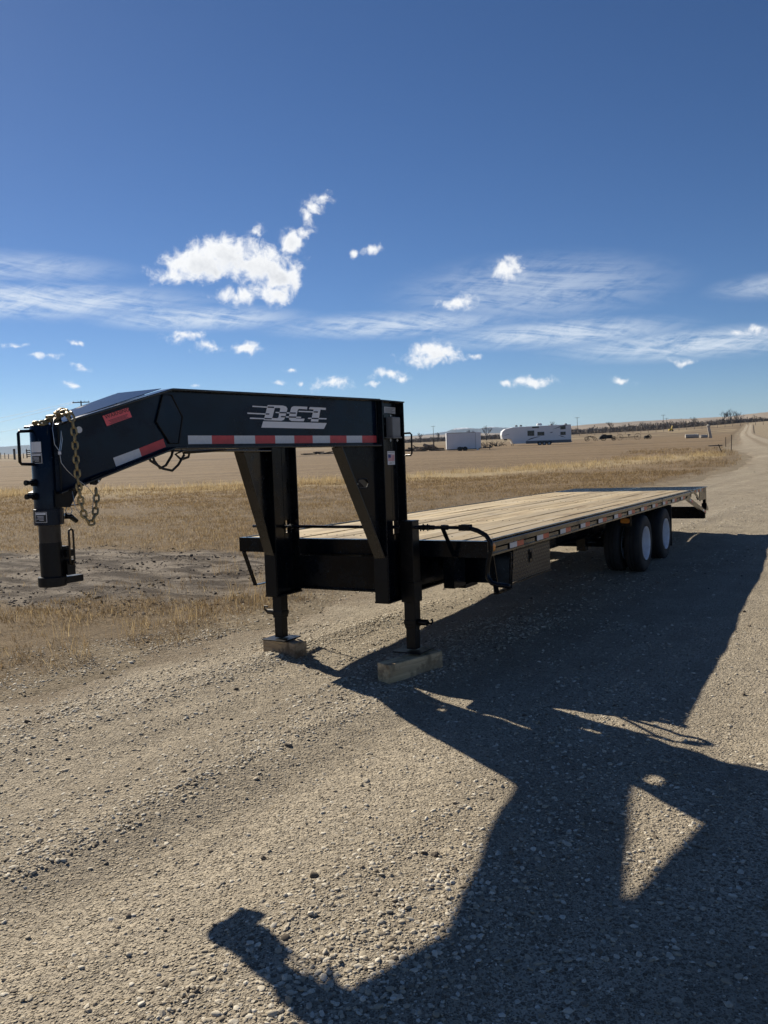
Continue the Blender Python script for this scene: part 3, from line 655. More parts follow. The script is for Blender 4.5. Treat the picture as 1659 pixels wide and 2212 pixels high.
def text(name, body, size, material, parent, origin, right, upv, align='CENTER', shear=0, sx=1):
    cu = bpy.data.curves.new(name, 'FONT'); cu.body = body; cu.size = size; cu.align_x = align; cu.align_y = 'CENTER'; cu.shear = shear; cu.resolution_u = 3
    ob = bpy.data.objects.new(name, cu); col.objects.link(ob); bpy.context.view_layer.update()
    me = bpy.data.meshes.new_from_object(ob.evaluated_get(bpy.context.evaluated_depsgraph_get())); bpy.data.objects.remove(ob); me.name = name
    o_ = Vector(origin); r_ = Vector(right).normalized(); u_ = Vector(upv).normalized()
    for v in me.vertices:
        p = o_ + r_ * (v.co.x * sx) + u_ * v.co.y; v.co = (p.x, -p.y, p.z)
    return link(name, me, material, parent)
zv = Vector((0, 0, 1))
for o, fn, s0, z0, seg in tape:
    if o.data.materials[0].name != 'tape_white': continue
    rr_ = -T1 if seg == 0 else (-T2 * .96 + zv * .29)
    text('lettering', 'DCT', .032, 'tape_grey', o, fn(s0, z0, .0115), rr_, zv if seg == 0 else zv * .96 + T2 * .29, shear=.3, sx=1.5)
rw = (-T2 * .955 + zv * .295).normalized(); uw = (zv * .955 + T2 * .295).normalized()
text('lettering', 'WARNING', .033, 'print_black', warn, NEARB + T2 * .375 + zv * 2.083 + N2 * .0112, rw, uw, sx=1.1)
for k in range(6):
    c0 = NEARB + T2 * .372 + zv * 2.060 + N2 * .0112 - uw * (.0065 * k) ; hw_ = .07 - .008 * (k % 3)
    tp('print_line', MB().prism([c0 - rw * hw_, c0 + rw * hw_, c0 + rw * hw_ - uw * .002, c0 - rw * hw_ - uw * .002], N2 * .0006), 'print_black', warn)

# ---- coupler
CU = -3.19
ct = tp('coupler_tube', MB().lathe((CU, 0, 1.455), (0, 0, 1), [(0, .074), (.002, .081), (.09, .081), (.092, .075), (.55, .075), (.555, .072)], 40), 'navy_paint', smooth=40)
tp('coupler_inner_tube', MB().lathe((CU, 0, 1.16), (0, 0, 1), [(0, .059), (.30, .059)], 36), 'bare_steel', smooth=40)
tp('coupler_sleeve', MB().lathe((CU, 0, 1.162), (0, 0, 1), [(0, .061), (.195, .061)], 36).box(CU + .03, CU + .082, -.045, .05, 1.165, 1.33), 'black_paint_worn', smooth=40)
tp('coupler_base', MB().lathe((CU, 0, 1.108), (0, 0, 1), [(0, .072), (.006, .077), (.052, .077), (.056, .074)], 40).box(CU + .02, CU + .165, -.06, .06, 1.118, 1.156), 'black_paint_worn', smooth=35)
tp('latch_body', MB().box(CU + .045, CU + .10, .02, .075, 1.166, 1.25).box(CU + .05, CU + .10, .02, .07, 1.27, 1.31), 'black_paint_worn')
def arc(c, r, a0, a1, n, ex, ey):
    c, ex, ey = Vector(c), Vector(ex), Vector(ey); return [c + ex * (r * math.cos(a)) + ey * (r * math.sin(a)) for a in np.linspace(a0, a1, n)]
lv = [(CU + .06, .085, 1.23), (CU + .055, .09, 1.40)] + arc((CU + .07, .09, 1.41), .015, math.pi, 0, 6, (1, 0, 0), (0, 0, 1)) + [(CU + .085, .09, 1.25), (CU + .075, .085, 1.225), (CU + .10, .08, 1.235)]
tp('latch_handle', MB().tube(lv, .006, 8), 'bare_steel', smooth=True)
tp('release_handle', MB().tube([(CU + .085, .03, 1.50), (CU + .115, .04, 1.495), (CU + .15, .05, 1.463)], [.018, .016, .013], 10), 'black_paint', smooth=True)
tp('grab_handle', MB().tube([(CU - .06, 0, 1.982), (CU - .155, 0, 1.977), (CU - .165, 0, 1.967), (CU - .165, 0, 1.81), (CU - .155, 0, 1.800), (CU - .06, 0, 1.796)], .0085, 8), 'black_paint', smooth=True)
for z in (1.696, 1.620):
    tp('set_bolt', MB().lathe((CU - .078, 0, z), (-1, 0, 0), [(0, .02), (.018, .02), (.019, .012), (.05, .012), (.051, .015), (.062, .015)], 12), 'black_paint', smooth=30)
# stickers wrapped on the tube
def wrap(name, z0, z1, a0, a1, r, material, parent=None):
    mb = MB(); n = 8; vs = []; fs = []
    for z in (z0, z1):
        for rr in (r, r + .0008):
            for a in np.linspace(a0, a1, n): vs.append((CU + rr * math.cos(a), rr * math.sin(a), z))
    for i in range(n - 1): fs += [(n + i, n + i + 1, 3 * n + i + 1, 3 * n + i), (i, 2 * n + i, 2 * n + i + 1, i + 1), (i, i + 1, n + i + 1, n + i), (2 * n + i, 3 * n + i, 3 * n + i + 1, 2 * n + i + 1)]
    mb.add(vs, fs); return tp(name, mb, material, parent)
AF = math.atan2(Vector((-6.36 - CU, 4.02)).normalized()[1], Vector((-6.36 - CU, 4.02)).normalized()[0])   # side that faces the yard
wrap('blank_sticker', 1.862, 1.920, AF + .25, AF + 1.15, .0755, 'white_vinyl')
for (z0, z1, rr, a0, a1) in ((1.80, 1.858, .0755, AF + .2, AF + 1.15), (1.472, 1.532, .0815, AF + .1, AF + 1.0)):
    st_ = wrap('safety_label', z0, z1, a0, a1, rr, 'print_black')
    for (c0, c1, b0, b1) in ((.03, .97, .96, .99), (.03, .97, .02, .05), (.03, .06, .02, .99), (.94, .97, .02, .99), (.1, .9, .74, .9), (.25, .8, .58, .62), (.25, .75, .46, .5), (.25, .85, .34, .38), (.25, .6, .22, .26)):
        wrap('print_line', z0 + (z1 - z0) * b0, z0 + (z1 - z0) * b1, a0 + (a1 - a0) * c0, a0 + (a1 - a0) * c1, rr + .0012, 'white_vinyl', st_)
# plates between neck and tube
tp('neck_gusset', MB().prism([(CU - .02, .082, 1.555), (-3.115, .082, 1.55), (-3.045, .09, 1.655), (CU - .02, .082, 1.65)], (0, .008, 0)).prism([(CU - .02, -.082, 1.555), (-3.115, -.082, 1.55), (-3.045, -.09, 1.655), (CU - .02, -.082, 1.65)], (0, -.008, 0)).box(-3.12, -3.045, -.08, .08, 1.556, 1.562), 'black_paint_worn')
tp('neck_cover', MB().prism([(CU, -.08, 2.012), (CU, .08, 2.012), (-2.46, .19, 2.243), (-2.46, -.19, 2.243)], (0, 0, .003)), 'black_matte')
sl_ = NEARB + T2 * .63 + N2 * .0085
tp('chain_eye', MB().lathe((sl_.x, sl_.y, 1.985), (N2.x, N2.y, 0), [(0, .019), (.002, .019)], 20), 'tape_white', smooth=30)
tp('chain_lug', MB().prism([(-3.02, .15, 1.705), (-3.02, .15, 1.672), (-2.985, .15, 1.668), (-2.955, .15, 1.690), (-2.93, .15, 1.715), (-2.90, .15, 1.735), (-2.87, .15, 1.752)], (0, .014, 0)), 'black_paint')
tp('lug_bolt', MB().lathe((-2.975, .166, 1.690), (0, 1, 0), [(0, .007), (.01, .007)], 10), 'bright_wire')
# chain links
def link_mesh(L, wdt, r):
    pts = []; hl = (L - wdt) / 2; rr = wdt / 2 - r
    for a in np.linspace(-math.pi / 2, math.pi / 2, 6): pts.append((hl + rr * math.cos(a), rr * math.sin(a), 0))
    for a in np.linspace(math.pi / 2, 1.5 * math.pi, 6): pts.append((-hl + rr * math.cos(a), rr * math.sin(a), 0))
    return MB().tube(pts, r, 7, True)
LM = link_mesh(.058, .040, .0066).mesh('chain_link'); LM.materials.append(MATS['chain_steel'])
for p_ in LM.polygons: p_.use_smooth = True
def chain(path, vv=None, step=.0385, twist=0.):
    pts = [Vector(p) for p in path]; ln = [0]
    for a, b_ in zip(pts, pts[1:]): ln.append(ln[-1] + (b_ - a).length)
    def at(s0):
        for i in range(len(pts) - 1):
            if s0 <= ln[i + 1] or i == len(pts) - 2: return pts[i].lerp(pts[i + 1], (s0 - ln[i]) / (ln[i + 1] - ln[i]))
    n = int(ln[-1] / step)
    for i in range(n):
        s0 = (i + .5) * step; p = at(s0); d = (at(min(ln[-1], s0 + .015)) - at(max(0, s0 - .015))).normalized()
        p = Vector((p.x, -p.y, p.z)); d = Vector((d.x, -d.y, d.z))
        vw = Vector((-.62, -.78, 0)).normalized()      # links lie flat against the beam or edge on, in turn
        nrm = vw - d * vw.dot(d)
        if nrm.length < .1: nrm = Vector((0, 0, 1)) - d * d.z
        nrm.normalize(); nrm = Matrix.Rotation((math.pi / 2 if i % 2 else 0) + twist + random.uniform(-.18, .18), 3, d) @ nrm
        yv = nrm.cross(d); mm = Matrix((d, yv, nrm)).transposed().to_4x4(); mm.translation = p
        o = bpy.data.objects.new('chain_link', LM); col.objects.link(o); o.parent = T; o.matrix_local = mm
chain([(-3.155, .185, 2.065), (-3.152, .195, 2.026), (-3.149, .2, 1.95), (-3.147, .2, 1.80), (-3.144, .2, 1.718), (-3.136, .2, 1.643), (-3.129, .2, 1.568), (-3.111, .2, 1.494), (-3.085, .2, 1.464), (-3.061, .2, 1.456), (-3.036, .198, 1.503), (-3.017, .19, 1.551), (-3.002, .18, 1.603), (-2.992, .165, 1.680)])
chain([(-3.155, .18, 2.07), (-3.12, .12, 2.085), (-3.14, .06, 2.075), (-3.10, .02, 2.085), (-3.13, .1, 2.07), (-3.15, .17, 2.062)], twist=.5)
chain([(-3.15, .0, 2.045), (-3.19, .03, 2.03), (-3.235, .05, 2.022), (-3.25, .01, 2.02), (-3.21, -.04, 2.022), (-3.15, -.05, 2.03)], twist=.8)
hk = arc((-3.075, .03, 2.062), .036, R(200), R(-60), 10, (1, 0, 0), (0, 0, 1))
tp('chain_hook', MB().tube([(-3.165, .03, 2.03), (-3.13, .03, 2.042)] + hk, [.008, .012] + [.017, .018, .018, .018, .017, .016, .014, .012, .010, .006], 9), 'chain_steel', smooth=True)
tp('hook_pin', MB().lathe((-3.165, .06, 2.06), (0, -1, 0), [(0, .010), (.06, .010)], 8).lathe((-3.165, .03, 2.03), (0, 0, 1), [(0, .014), (.035, .014)], 8), 'chain_steel')
# breakaway cable, hoses
tp('breakaway_cable', MB().tube([(-3.21, .12, 2.05), (-3.235, .13, 1.99), (-3.235, .14, 1.90), (-3.215, .15, 1.865), (-3.215, .16, 1.80), (-3.19, .17, 1.76), (-3.14, .18, 1.71), (-3.06, .18, 1.66), (-3.02, .18, 1.61), (-3.04, .18, 1.52), (-3.11, .18, 1.50), (-3.155, .18, 1.55), (-3.16, .17, 1.64)], .0022, 5), 'bright_wire', smooth=True)
tp('cable_loop', MB().tube([(-3.215, .15, 1.86), (-3.20, .15, 1.93), (-3.195, .15, 1.975), (-3.19, .15, 1.93), (-3.205, .15, 1.865)], .0018, 5), 'bright_wire')
tp('cable_clamp', MB().box(-3.222, -3.208, .148, .156, 1.845, 1.862), 'white_vinyl')
tp('ring', MB().tube(arc((-3.10, .06, 1.53), .022, 0, 2 * math.pi, 14, (1, 0, 0), (0, 0, 1))[:-1], .003, 6, True), 'bright_wire')
tp('hose', MB().tube([(-2.50, .08, 1.835), (-2.47, .08, 1.80), (-2.39, .1, 1.749), (-2.307, .1, 1.734), (-2.25, .1, 1.77), (-2.19, .1, 1.835), (-2.21, .1, 1.86), (-2.26, .09, 1.84), (-2.20, .08, 1.805), (-2.13, .08, 1.82), (-2.13, .09, 1.845), (-2.19, .1, 1.848), (-1.94, .1, 1.858), (-1.80, .12, 1.868)], .0085, 8), 'hose_rubber', smooth=True)
tp('hose', MB().tube([(-2.43, .05, 1.85), (-2.41, .05, 1.80), (-2.372, .06, 1.752), (-2.33, .07, 1.77), (-2.285, .08, 1.83), (-2.28, .09, 1.868)], .0085, 8), 'hose_rubber', smooth=True)

# ---- near upright fittings
vw_ = .5665
def plate(name, pts, material, parent=None, v=vw_, th=.0015): return tp(name, MB().prism([(a, v, b_) for a, b_ in pts], (0, th, 0)), material, parent)
ser = plate('serial_plate', [(-.348, 2.191), (-.163, 2.19), (-.167, 2.137), (-.348, 2.14)], 'tape_grey')
for k in range(6): plate('print_line', [(-.335, 2.183 - k * .008), (-.18 - .02 * (k % 3), 2.183 - k * .008), (-.18 - .02 * (k % 3), 2.180 - k * .008), (-.335, 2.180 - k * .008)], 'print_black', ser, vw_ + .002, .0005)
fl_ = plate('flag_sticker', [(-.322, 1.829), (-.199, 1.829), (-.203, 1.717), (-.322, 1.717)], 'white_vinyl')
fl_['label'] = 'small white sticker with a waving flag and the words made in America'
text('lettering', 'MADE IN AMERICA', .0125, 'print_black', fl_, (-.2605, vw_ + .0025, 1.8185), (1, 0, 0), (0, 0, 1))
text('lettering', 'DCT', .024, 'print_black', fl_, (-.2605, vw_ + .0025, 1.732), (1, 0, 0), (0, 0, 1), shear=.3, sx=1.4)
plate('flag_canton', [(-.314, 1.803), (-.27, 1.802), (-.268, 1.775), (-.312, 1.774)], 'print_blue', fl_, vw_ + .002, .0006)
for k in range(6):
    z = 1.799 - k * .009; a = -.266 if k < 3 else -.312
    xs = np.linspace(a, -.21, 7); wv = [.002 * math.sin(q_ * 90 + k * .5) for q_ in xs]
    plate('flag_stripe', [(x_, z + y_) for x_, y_ in zip(xs, wv)] + [(x_, z - .0045 + y_) for x_, y_ in zip(xs[::-1], wv[::-1])], 'tape_red', fl_, vw_ + .002, .0006)
bx_ = tp('document_box', MB().box(-.345, -.215, .575, .64, 1.945, 2.105), 'grey_box', bevel=.006)
tp('box_lid', MB().box(-.352, -.208, .568, .648, 1.932, 1.9445), 'grey_box', bx_, bevel=.003)
tp('box_bracket', MB().box(-.37, -.20, .567, .574, 2.06, 2.125), 'black_paint', bx_)
for u_ in (-.335, -.225): tp('wing_nut', MB().tube([(u_ - .014, .61, 1.915), (u_, .61, 1.924), (u_ + .014, .61, 1.915)], .004, 6).tube([(u_, .61, 1.93), (u_, .61, 1.905)], .003, 6), 'bright_wire', bx_)
for z in (2.115, 1.985): tp('box_bolt', MB().lathe((-.26, .568, z + .005), (0, 1, 0), [(0, .008), (.01, .008)], 8), 'bright_wire', bx_)
tp('upright_handle', MB().tube([(-.112, .60, 1.975), (-.10, .665, 1.975), (-.10, .678, 1.962), (-.10, .676, 1.805), (-.10, .665, 1.79), (-.112, .60, 1.79)], .008, 8), 'black_paint', smooth=True)

# ---- landing gear
for s_ in (1, -1):
    vj = .685 * s_; uj = -.205
    jh = tp('jack_housing', MB().box(uj - .06, uj + .06, vj - .058, vj + .058, .585, 1.245).box(uj - .064, uj + .064, vj - .062, vj + .062, 1.2455, 1.252).box(uj - .066, uj + .066, vj - .064, vj + .064, .575, .745), 'black_paint_worn', bevel=.004)
    tp('jack_tube', MB().box(uj - .05, uj + .05, vj - .05, vj + .05, .36, .5745), 'black_paint_worn', bevel=.004)
    tp('jack_collar', MB().box(uj - .055, uj + .055, vj - .055, vj + .055, .385, .425), 'black_paint_worn', bevel=.004)
    tp('drop_leg', MB().box(uj - .043, uj + .043, vj - .043, vj + .043, .18, .3845), 'black_paint_worn', bevel=.004)
    tp('foot_pad', MB().prism([(uj - .13, vj - .13, .163), (uj + .13, vj - .13, .163), (uj + .13, vj + .13, .163), (uj - .13, vj + .13, .163)], (0, 0, .010)), 'black_paint_worn', bevel=.003)
    vo = vj + s_ * .056
    tp('leg_pin', MB().lathe((uj, vo, .405), (0, s_, 0), [(0, .026), (.085, .026)], 14).tube([(uj - .0, vo + s_ * .085, .405), (uj - .0, vo + s_ * .10, .40), (uj - .01, vo + s_ * .12, .43), (uj - .02, vo + s_ * .11, .455), (uj - .02, vo + s_ * .07, .455)] if s_ < 0 else [(uj, vo + .085, .405), (uj, vo + .12, .40), (uj, vo + .13, .42), (uj, vo + .12, .44)], .009, 8), 'bare_steel' if s_ < 0 else 'black_paint_worn', smooth=35)
    if s_ > 0: tp('grease_fitting', MB().lathe((uj - .02, .8, 1.165), (0, 0, 1), [(0, .006), (.03, .006)], 6), 'bare_steel')
# drive shaft and crank
tp('drive_shaft', MB().tube([(-.215, -.95, 1.195), (-.215, 1.15, 1.195)], .0135, 10), 'black_paint', smooth=True)
for v in (-.6, -.52, .5, .62, .82, .86): tp('shaft_collar', MB().lathe((-.215, v - .012, 1.195), (0, 1, 0), [(0, .022), (.03, .022)], 10).lathe((-.215, v, 1.165), (0, 0, 1), [(0, .005), (.06, .005)], 6), 'black_paint_worn', smooth=35)
tp('shaft_sleeve', MB().tube([(-.215, .78, 1.195), (-.215, .92, 1.195)], .019, 10).tube([(-.215, .985, 1.196), (-.215, 1.045, 1.196)], .021, 10), 'black_paint', smooth=35)
tp('crank_strap', MB().obox((-.205, .99, 1.19), (-.03, 1.005, .94), (0, 1, 0), .035, .008).box(-.03, -.011, .985, 1.02, .93, .985), 'black_paint')
tp('crank_clip', MB().box(-.245, -.185, 1.15, 1.245, 1.172, 1.178).box(-.245, -.239, 1.15, 1.245, 1.178, 1.22).box(-.191, -.185, 1.15, 1.245, 1.178, 1.22), 'black_paint')
tp('crank_handle', MB().tube([(-.215, 1.15, 1.195), (-.215, 1.23, 1.192), (-.21, 1.30, 1.172), (-.20, 1.365, 1.135), (-.20, 1.405, 1.08), (-.20, 1.405, 1.02), (-.20, 1.378, .92), (-.20, 1.366, .84), (-.20, 1.375, .79), (-.20, 1.405, .755), (-.20, 1.45, .745), (-.20, 1.555, .735)], .019, 10), 'black_paint', smooth=True)
# ---- step loops, tool box
for s_ in (1, -1):
    v = 1.235 * s_; u0, u1, u2 = (.20, .30, .60) if s_ > 0 else (-.02, .13, .38)
    tp('step', MB().obox((u0, v, .93), (u1, v, .59), (0, 1, 0), .045, .008).box(u1 - .01, u2 + .01, v - .022, v + .022, .583, .591).obox((u2, v, .593), (u2 + .06, v, .93), (0, 1, 0), .045, .008), 'black_paint')
tb = tp('tool_box', MB().prism([(.60, .78, .915), (1.645, .78, .915), (1.655, .78, .625), (.565, .78, .635)], (0, .46, 0)), 'black_paint')
dr = tp('tool_box_door', MB().prism([(.62, 1.2415, .908), (1.638, 1.2415, .908), (1.648, 1.2415, .632), (.587, 1.2415, .642)], (0, .008, 0)), 'tread_plate', tb)
tr_ = MB(); cs_ = .034
for i_ in range(31):
    for j_ in range(8):
        cu_ = .615 + i_ * cs_ + (cs_ / 2 if j_ % 2 else 0); cz_ = .650 + j_ * .033; sg_ = 1 if (i_ + j_) % 2 else -1
        if cu_ > 1.62: continue
        ex_, ez_ = .012, .012 * sg_; px_, pz_ = -.0035 * sg_, .0035
        tr_.add([(cu_ - ex_, 1.2496, cz_ - ez_), (cu_ + px_, 1.2496, cz_ + pz_), (cu_ + ex_, 1.2496, cz_ + ez_), (cu_ - px_, 1.2496, cz_ - pz_), (cu_, 1.2520, cz_)], [(0, 1, 4), (1, 2, 4), (2, 3, 4), (3, 0, 4)])
trd = tp('tread_pattern', tr_, 'black_enamel', tb); kind(trd, 'stuff'); trd['label'] = 'raised tread bars of the tool box door'
tp('latch', MB().box(1.055, 1.135, 1.2505, 1.260, .765, .885).box(1.075, 1.115, 1.2605, 1.270, .80, .86), 'black_paint', tb, bevel=.004)
tp('box_lip', MB().box(.575, 1.66, 1.2415, 1.262, .622, .631), 'black_paint', tb)
tp('corner_lamp', MB().lathe((.10, 1.2955, 1.008), (0, 1, 0), [(0, .034), (.012, .032), (.016, .02)], 16), 'amber_lens', smooth=40)
# ---- side marker bracket and wheels
mk = tp('lamp_bracket', MB().box(4.70, 4.708, 1.13, 1.29, .80, .934), 'black_paint')
tp('marker_lamp', MB().prism([(4.699, 1.215 + .058 * math.copysign(abs(math.cos(a)) ** .5, math.cos(a)), .868 + .032 * math.copysign(abs(math.sin(a)) ** .5, math.sin(a))) for a in np.linspace(0, 2 * math.pi, 17)[:-1]], (-.014, 0, 0)), 'amber_lens', mk, bevel=.004)
RT = .394
def tyre_mesh(v0, v1, s_):
    wd2 = (v1 - v0)
    prof = [(.03, .225), (.008, .245), (.0, .30), (.008, .352), (.022, .380), (.045, .391), (.085, RT), (.088, .383), (.098, .383), (.101, RT), (.128, RT), (.131, .383), (.141, .383), (.144, RT), (.185, .391), (.208, .380), (.222, .352), (.230, .30), (.222, .245), (.20, .225)]
    def mod(i, k):
        if i in (4, 5, 14, 15): return -.010 if (k % 2) else .003
        if i in (6, 9, 10, 13): return -.006 if (k + i) % 3 == 0 else 0
        return 0
    return MB().lathe((0, 0, 0), (0, 1, 0), prof, 72, mod, False).mesh('tyre', True)
tyre = tyre_mesh(0, .23, 1); tyre.materials.append(MATS['tyre_rubber'])
tyre.polygons.foreach_set('use_smooth', np.ones(len(tyre.polygons), bool)); tyre.set_sharp_from_angle(angle=R(38))
rimm = MB().lathe((0, 0, 0), (0, 1, 0), [(.03, .20), (.028, .226), (.040, .226), (.04, .215), (.23 - .04, .215), (.23 - .03, .228), (.228, .232), (.2285, .224), (.21, .212), (.195, .208), (.16, .206), (.120, .204), (.085, .200), (.070, .18), (.066, .10), (.066, .07)], 48).mesh('rim', True); rimm.materials.append(MATS['white_rim'])
rimm.polygons.foreach_set('use_smooth', np.ones(len(rimm.polygons), bool)); rimm.set_sharp_from_angle(angle=R(35))
hubm = MB().lathe((0, 0, 0), (0, 1, 0), [(.0665, .066), (.085, .066), (.09, .05), (.115, .048), (.12, .03)], 24)
for a in np.linspace(0, 2 * math.pi, 9)[:-1]: hubm.lathe((.105 * math.cos(a),   .067, .105 * math.sin(a)), (0, 1, 0), [(0, .012), (.02, .012)], 6)
hubm = hubm.mesh('hub', True); hubm.materials.append(MATS['hub_grey'])
for u_, zc in ((5.512, .497), (6.80, .512)):
    for s_ in (1, -1):
        for v0 in (1.07, .79):
            o = bpy.data.objects.new('tyre', tyre); col.objects.link(o); o.parent = T
            o.matrix_local = Matrix.Translation((u_, -s_ * v0, zc - (.0 if s_ > 0 else -.02))) @ Matrix.Rotation(random.uniform(0, 6), 4, 'Y') @ Matrix.Diagonal((1, s_, 1, 1))
            for nm, me in (('rim', rimm), ('hub', hubm)):
                if nm == 'hub' and v0 < 1: continue
                c_ = bpy.data.objects.new(nm, me); col.objects.link(c_); c_.parent = o
    tp('axle', MB().tube([(u_, -1.1, zc), (u_, 1.1, zc)], .064, 14), 'black_paint', smooth=True)
    for s_ in (1, -1):
        tp('leaf_spring', MB().tube([(u_ - .45, .56 * s_, .62), (u_ - .2, .56 * s_, .575), (u_, .56 * s_, .565), (u_ + .2, .56 * s_, .575), (u_ + .45, .56 * s_, .62)], .04, 6), 'black_paint')
tp('mud_flap', MB().box(7.28, 7.29, .78, 1.28, .28, .92), 'hose_rubber'); tp('mud_flap', MB().box(7.28, 7.29, -1.28, -.78, .28, .92), 'hose_rubber')
for a_, b_ in ((4.9, 5.04), (6.08, 6.24), (7.18, 7.27)): tp('spring_hanger', MB().box(a_, b_, .50, .62, .44, .62), 'black_paint')
tp('air_tank', MB().lathe((3.4, -.1, .75), (1, 0, 0), [(0, .02), (.02, .09), (.55, .09), (.57, .02)], 16), 'black_paint', smooth=40)
tp('crossmember', MB().box(3.05, 3.20, -.55, .55, .55, .62), 'black_paint')
# ---- dovetail and folded ramps
for s_ in (1, -1):
    y = lambda a, b_: (s_ * a, s_ * b_) if s_ > 0 else (s_ * b_, s_ * a)
    sg = s_
    rp = tp('ramp', MB().box(9.13, 10.69, *y(.02, 1.27), 1.050, 1.064), 'black_enamel')
    for k in range(5): tp('ramp_cleat', MB().box(9.3 + k * .3, 9.33 + k * .3, *y(.04, 1.25), 1.0645, 1.070), 'black_paint', rp)
    tp('ramp_side', MB().box(9.16, 10.42, *y(1.271, 1.283), 1.002, 1.062).box(9.75, 10.42, *y(1.271, 1.283), .84, 1.0015), 'black_paint', rp)
    tp('dovetail_beam', MB().prism([(8.49, 1.24 * sg, .945), (8.62, 1.24 * sg, .985), (10.40, 1.24 * sg, .62), (10.40, 1.24 * sg, .56)], (0, .045 * sg, 0)), 'black_paint')
    tp('dovetail_rail', MB().prism([(9.15, 1.286 * sg, 1.05), (9.15, 1.286 * sg, 1.004), (9.75, 1.286 * sg, .83), (9.82, 1.286 * sg, .85)], (0, .010 * sg, 0)), 'black_paint')
    tp('end_post', MB().box(10.36, 10.42, *y(1.20, 1.27), .48, .56).box(10.425, 10.50, *y(1.22, 1.275), .62, 1.04), 'black_paint')
    tp('ramp_toe', MB().prism([(10.42, 1.2 * sg, .76), (10.62, 1.2 * sg, .65), (10.62, 1.2 * sg, .61), (10.42, 1.2 * sg, .66)], (0, .09 * sg, 0)), 'black_paint')
    for k, (u_, z) in enumerate(((9.28, 1.03), (9.46, 1.03), (9.62, 1.03), (9.80, 1.03), (10.0, 1.03))):
        if s_ > 0: tp('reflective_tape', MB().box(u_, u_ + .09, 1.2835, 1.2845, 1.006, 1.05), 'tape_white' if k % 2 else 'tape_orange', rp)
    for (u_, mm) in ((8.78, 'tape_white'), (8.93, 'tape_red'), (10.05, 'tape_white'), (10.2, 'tape_red')):
        z = .985 - (u_ - 8.62) * .205 - .045
        if s_ > 0: tp('reflective_tape', MB().prism([(u_, 1.2855, z + .028), (u_ + .14, 1.2855, z), (u_ + .14, 1.2855, z - .035), (u_, 1.2855, z - .01)], (0, .001, 0)), mm)
tp('rear_bumper', MB().box(10.34, 10.358, -1.26, 1.26, .478, .70).box(10.28, 10.339, -1.26, 1.26, .478, .49), 'black_paint')
tp('ramp_spring', MB().tube([(9.35, 1.262, .99), (9.5, 1.262, .985), (9.62, 1.262, .95), (9.58, 1.262, .91), (9.68, 1.262, .87)], .012, 8), 'hose_rubber', smooth=True)

# ------------------------------------------------------------------ timber blocks under the jacks
def T2W(u, v): return TR @ Vector((u, -v, .0))
def block(u0, v0, u1, v1, wdt, h_, label, mt='block_wood'):
    a, b_ = T2W(u0, v0), T2W(u1, v1); d = (b_ - a); L = d.length; o = build('timber_block', MB().box(-L / 2, L / 2, -wdt / 2, wdt / 2, -.02, h_), mt, bevel=.006)
    c_ = (a + b_) / 2; o.location = (c_.x, c_.y, 0); o.rotation_euler = (0, 0, math.atan2(d.y, d.x)); return tag(o, label, 'timber block', 'blocks under the jack legs')
block(-.615, .625, -.045, .815, .145, .158, 'longer timber block in shade under the jack leg nearest the crank handle', 'block_wood_shade_lift')
block(-.125, -.895, -.255, -.44, .145, .158, 'shorter split timber block in sunlight under the left jack leg')
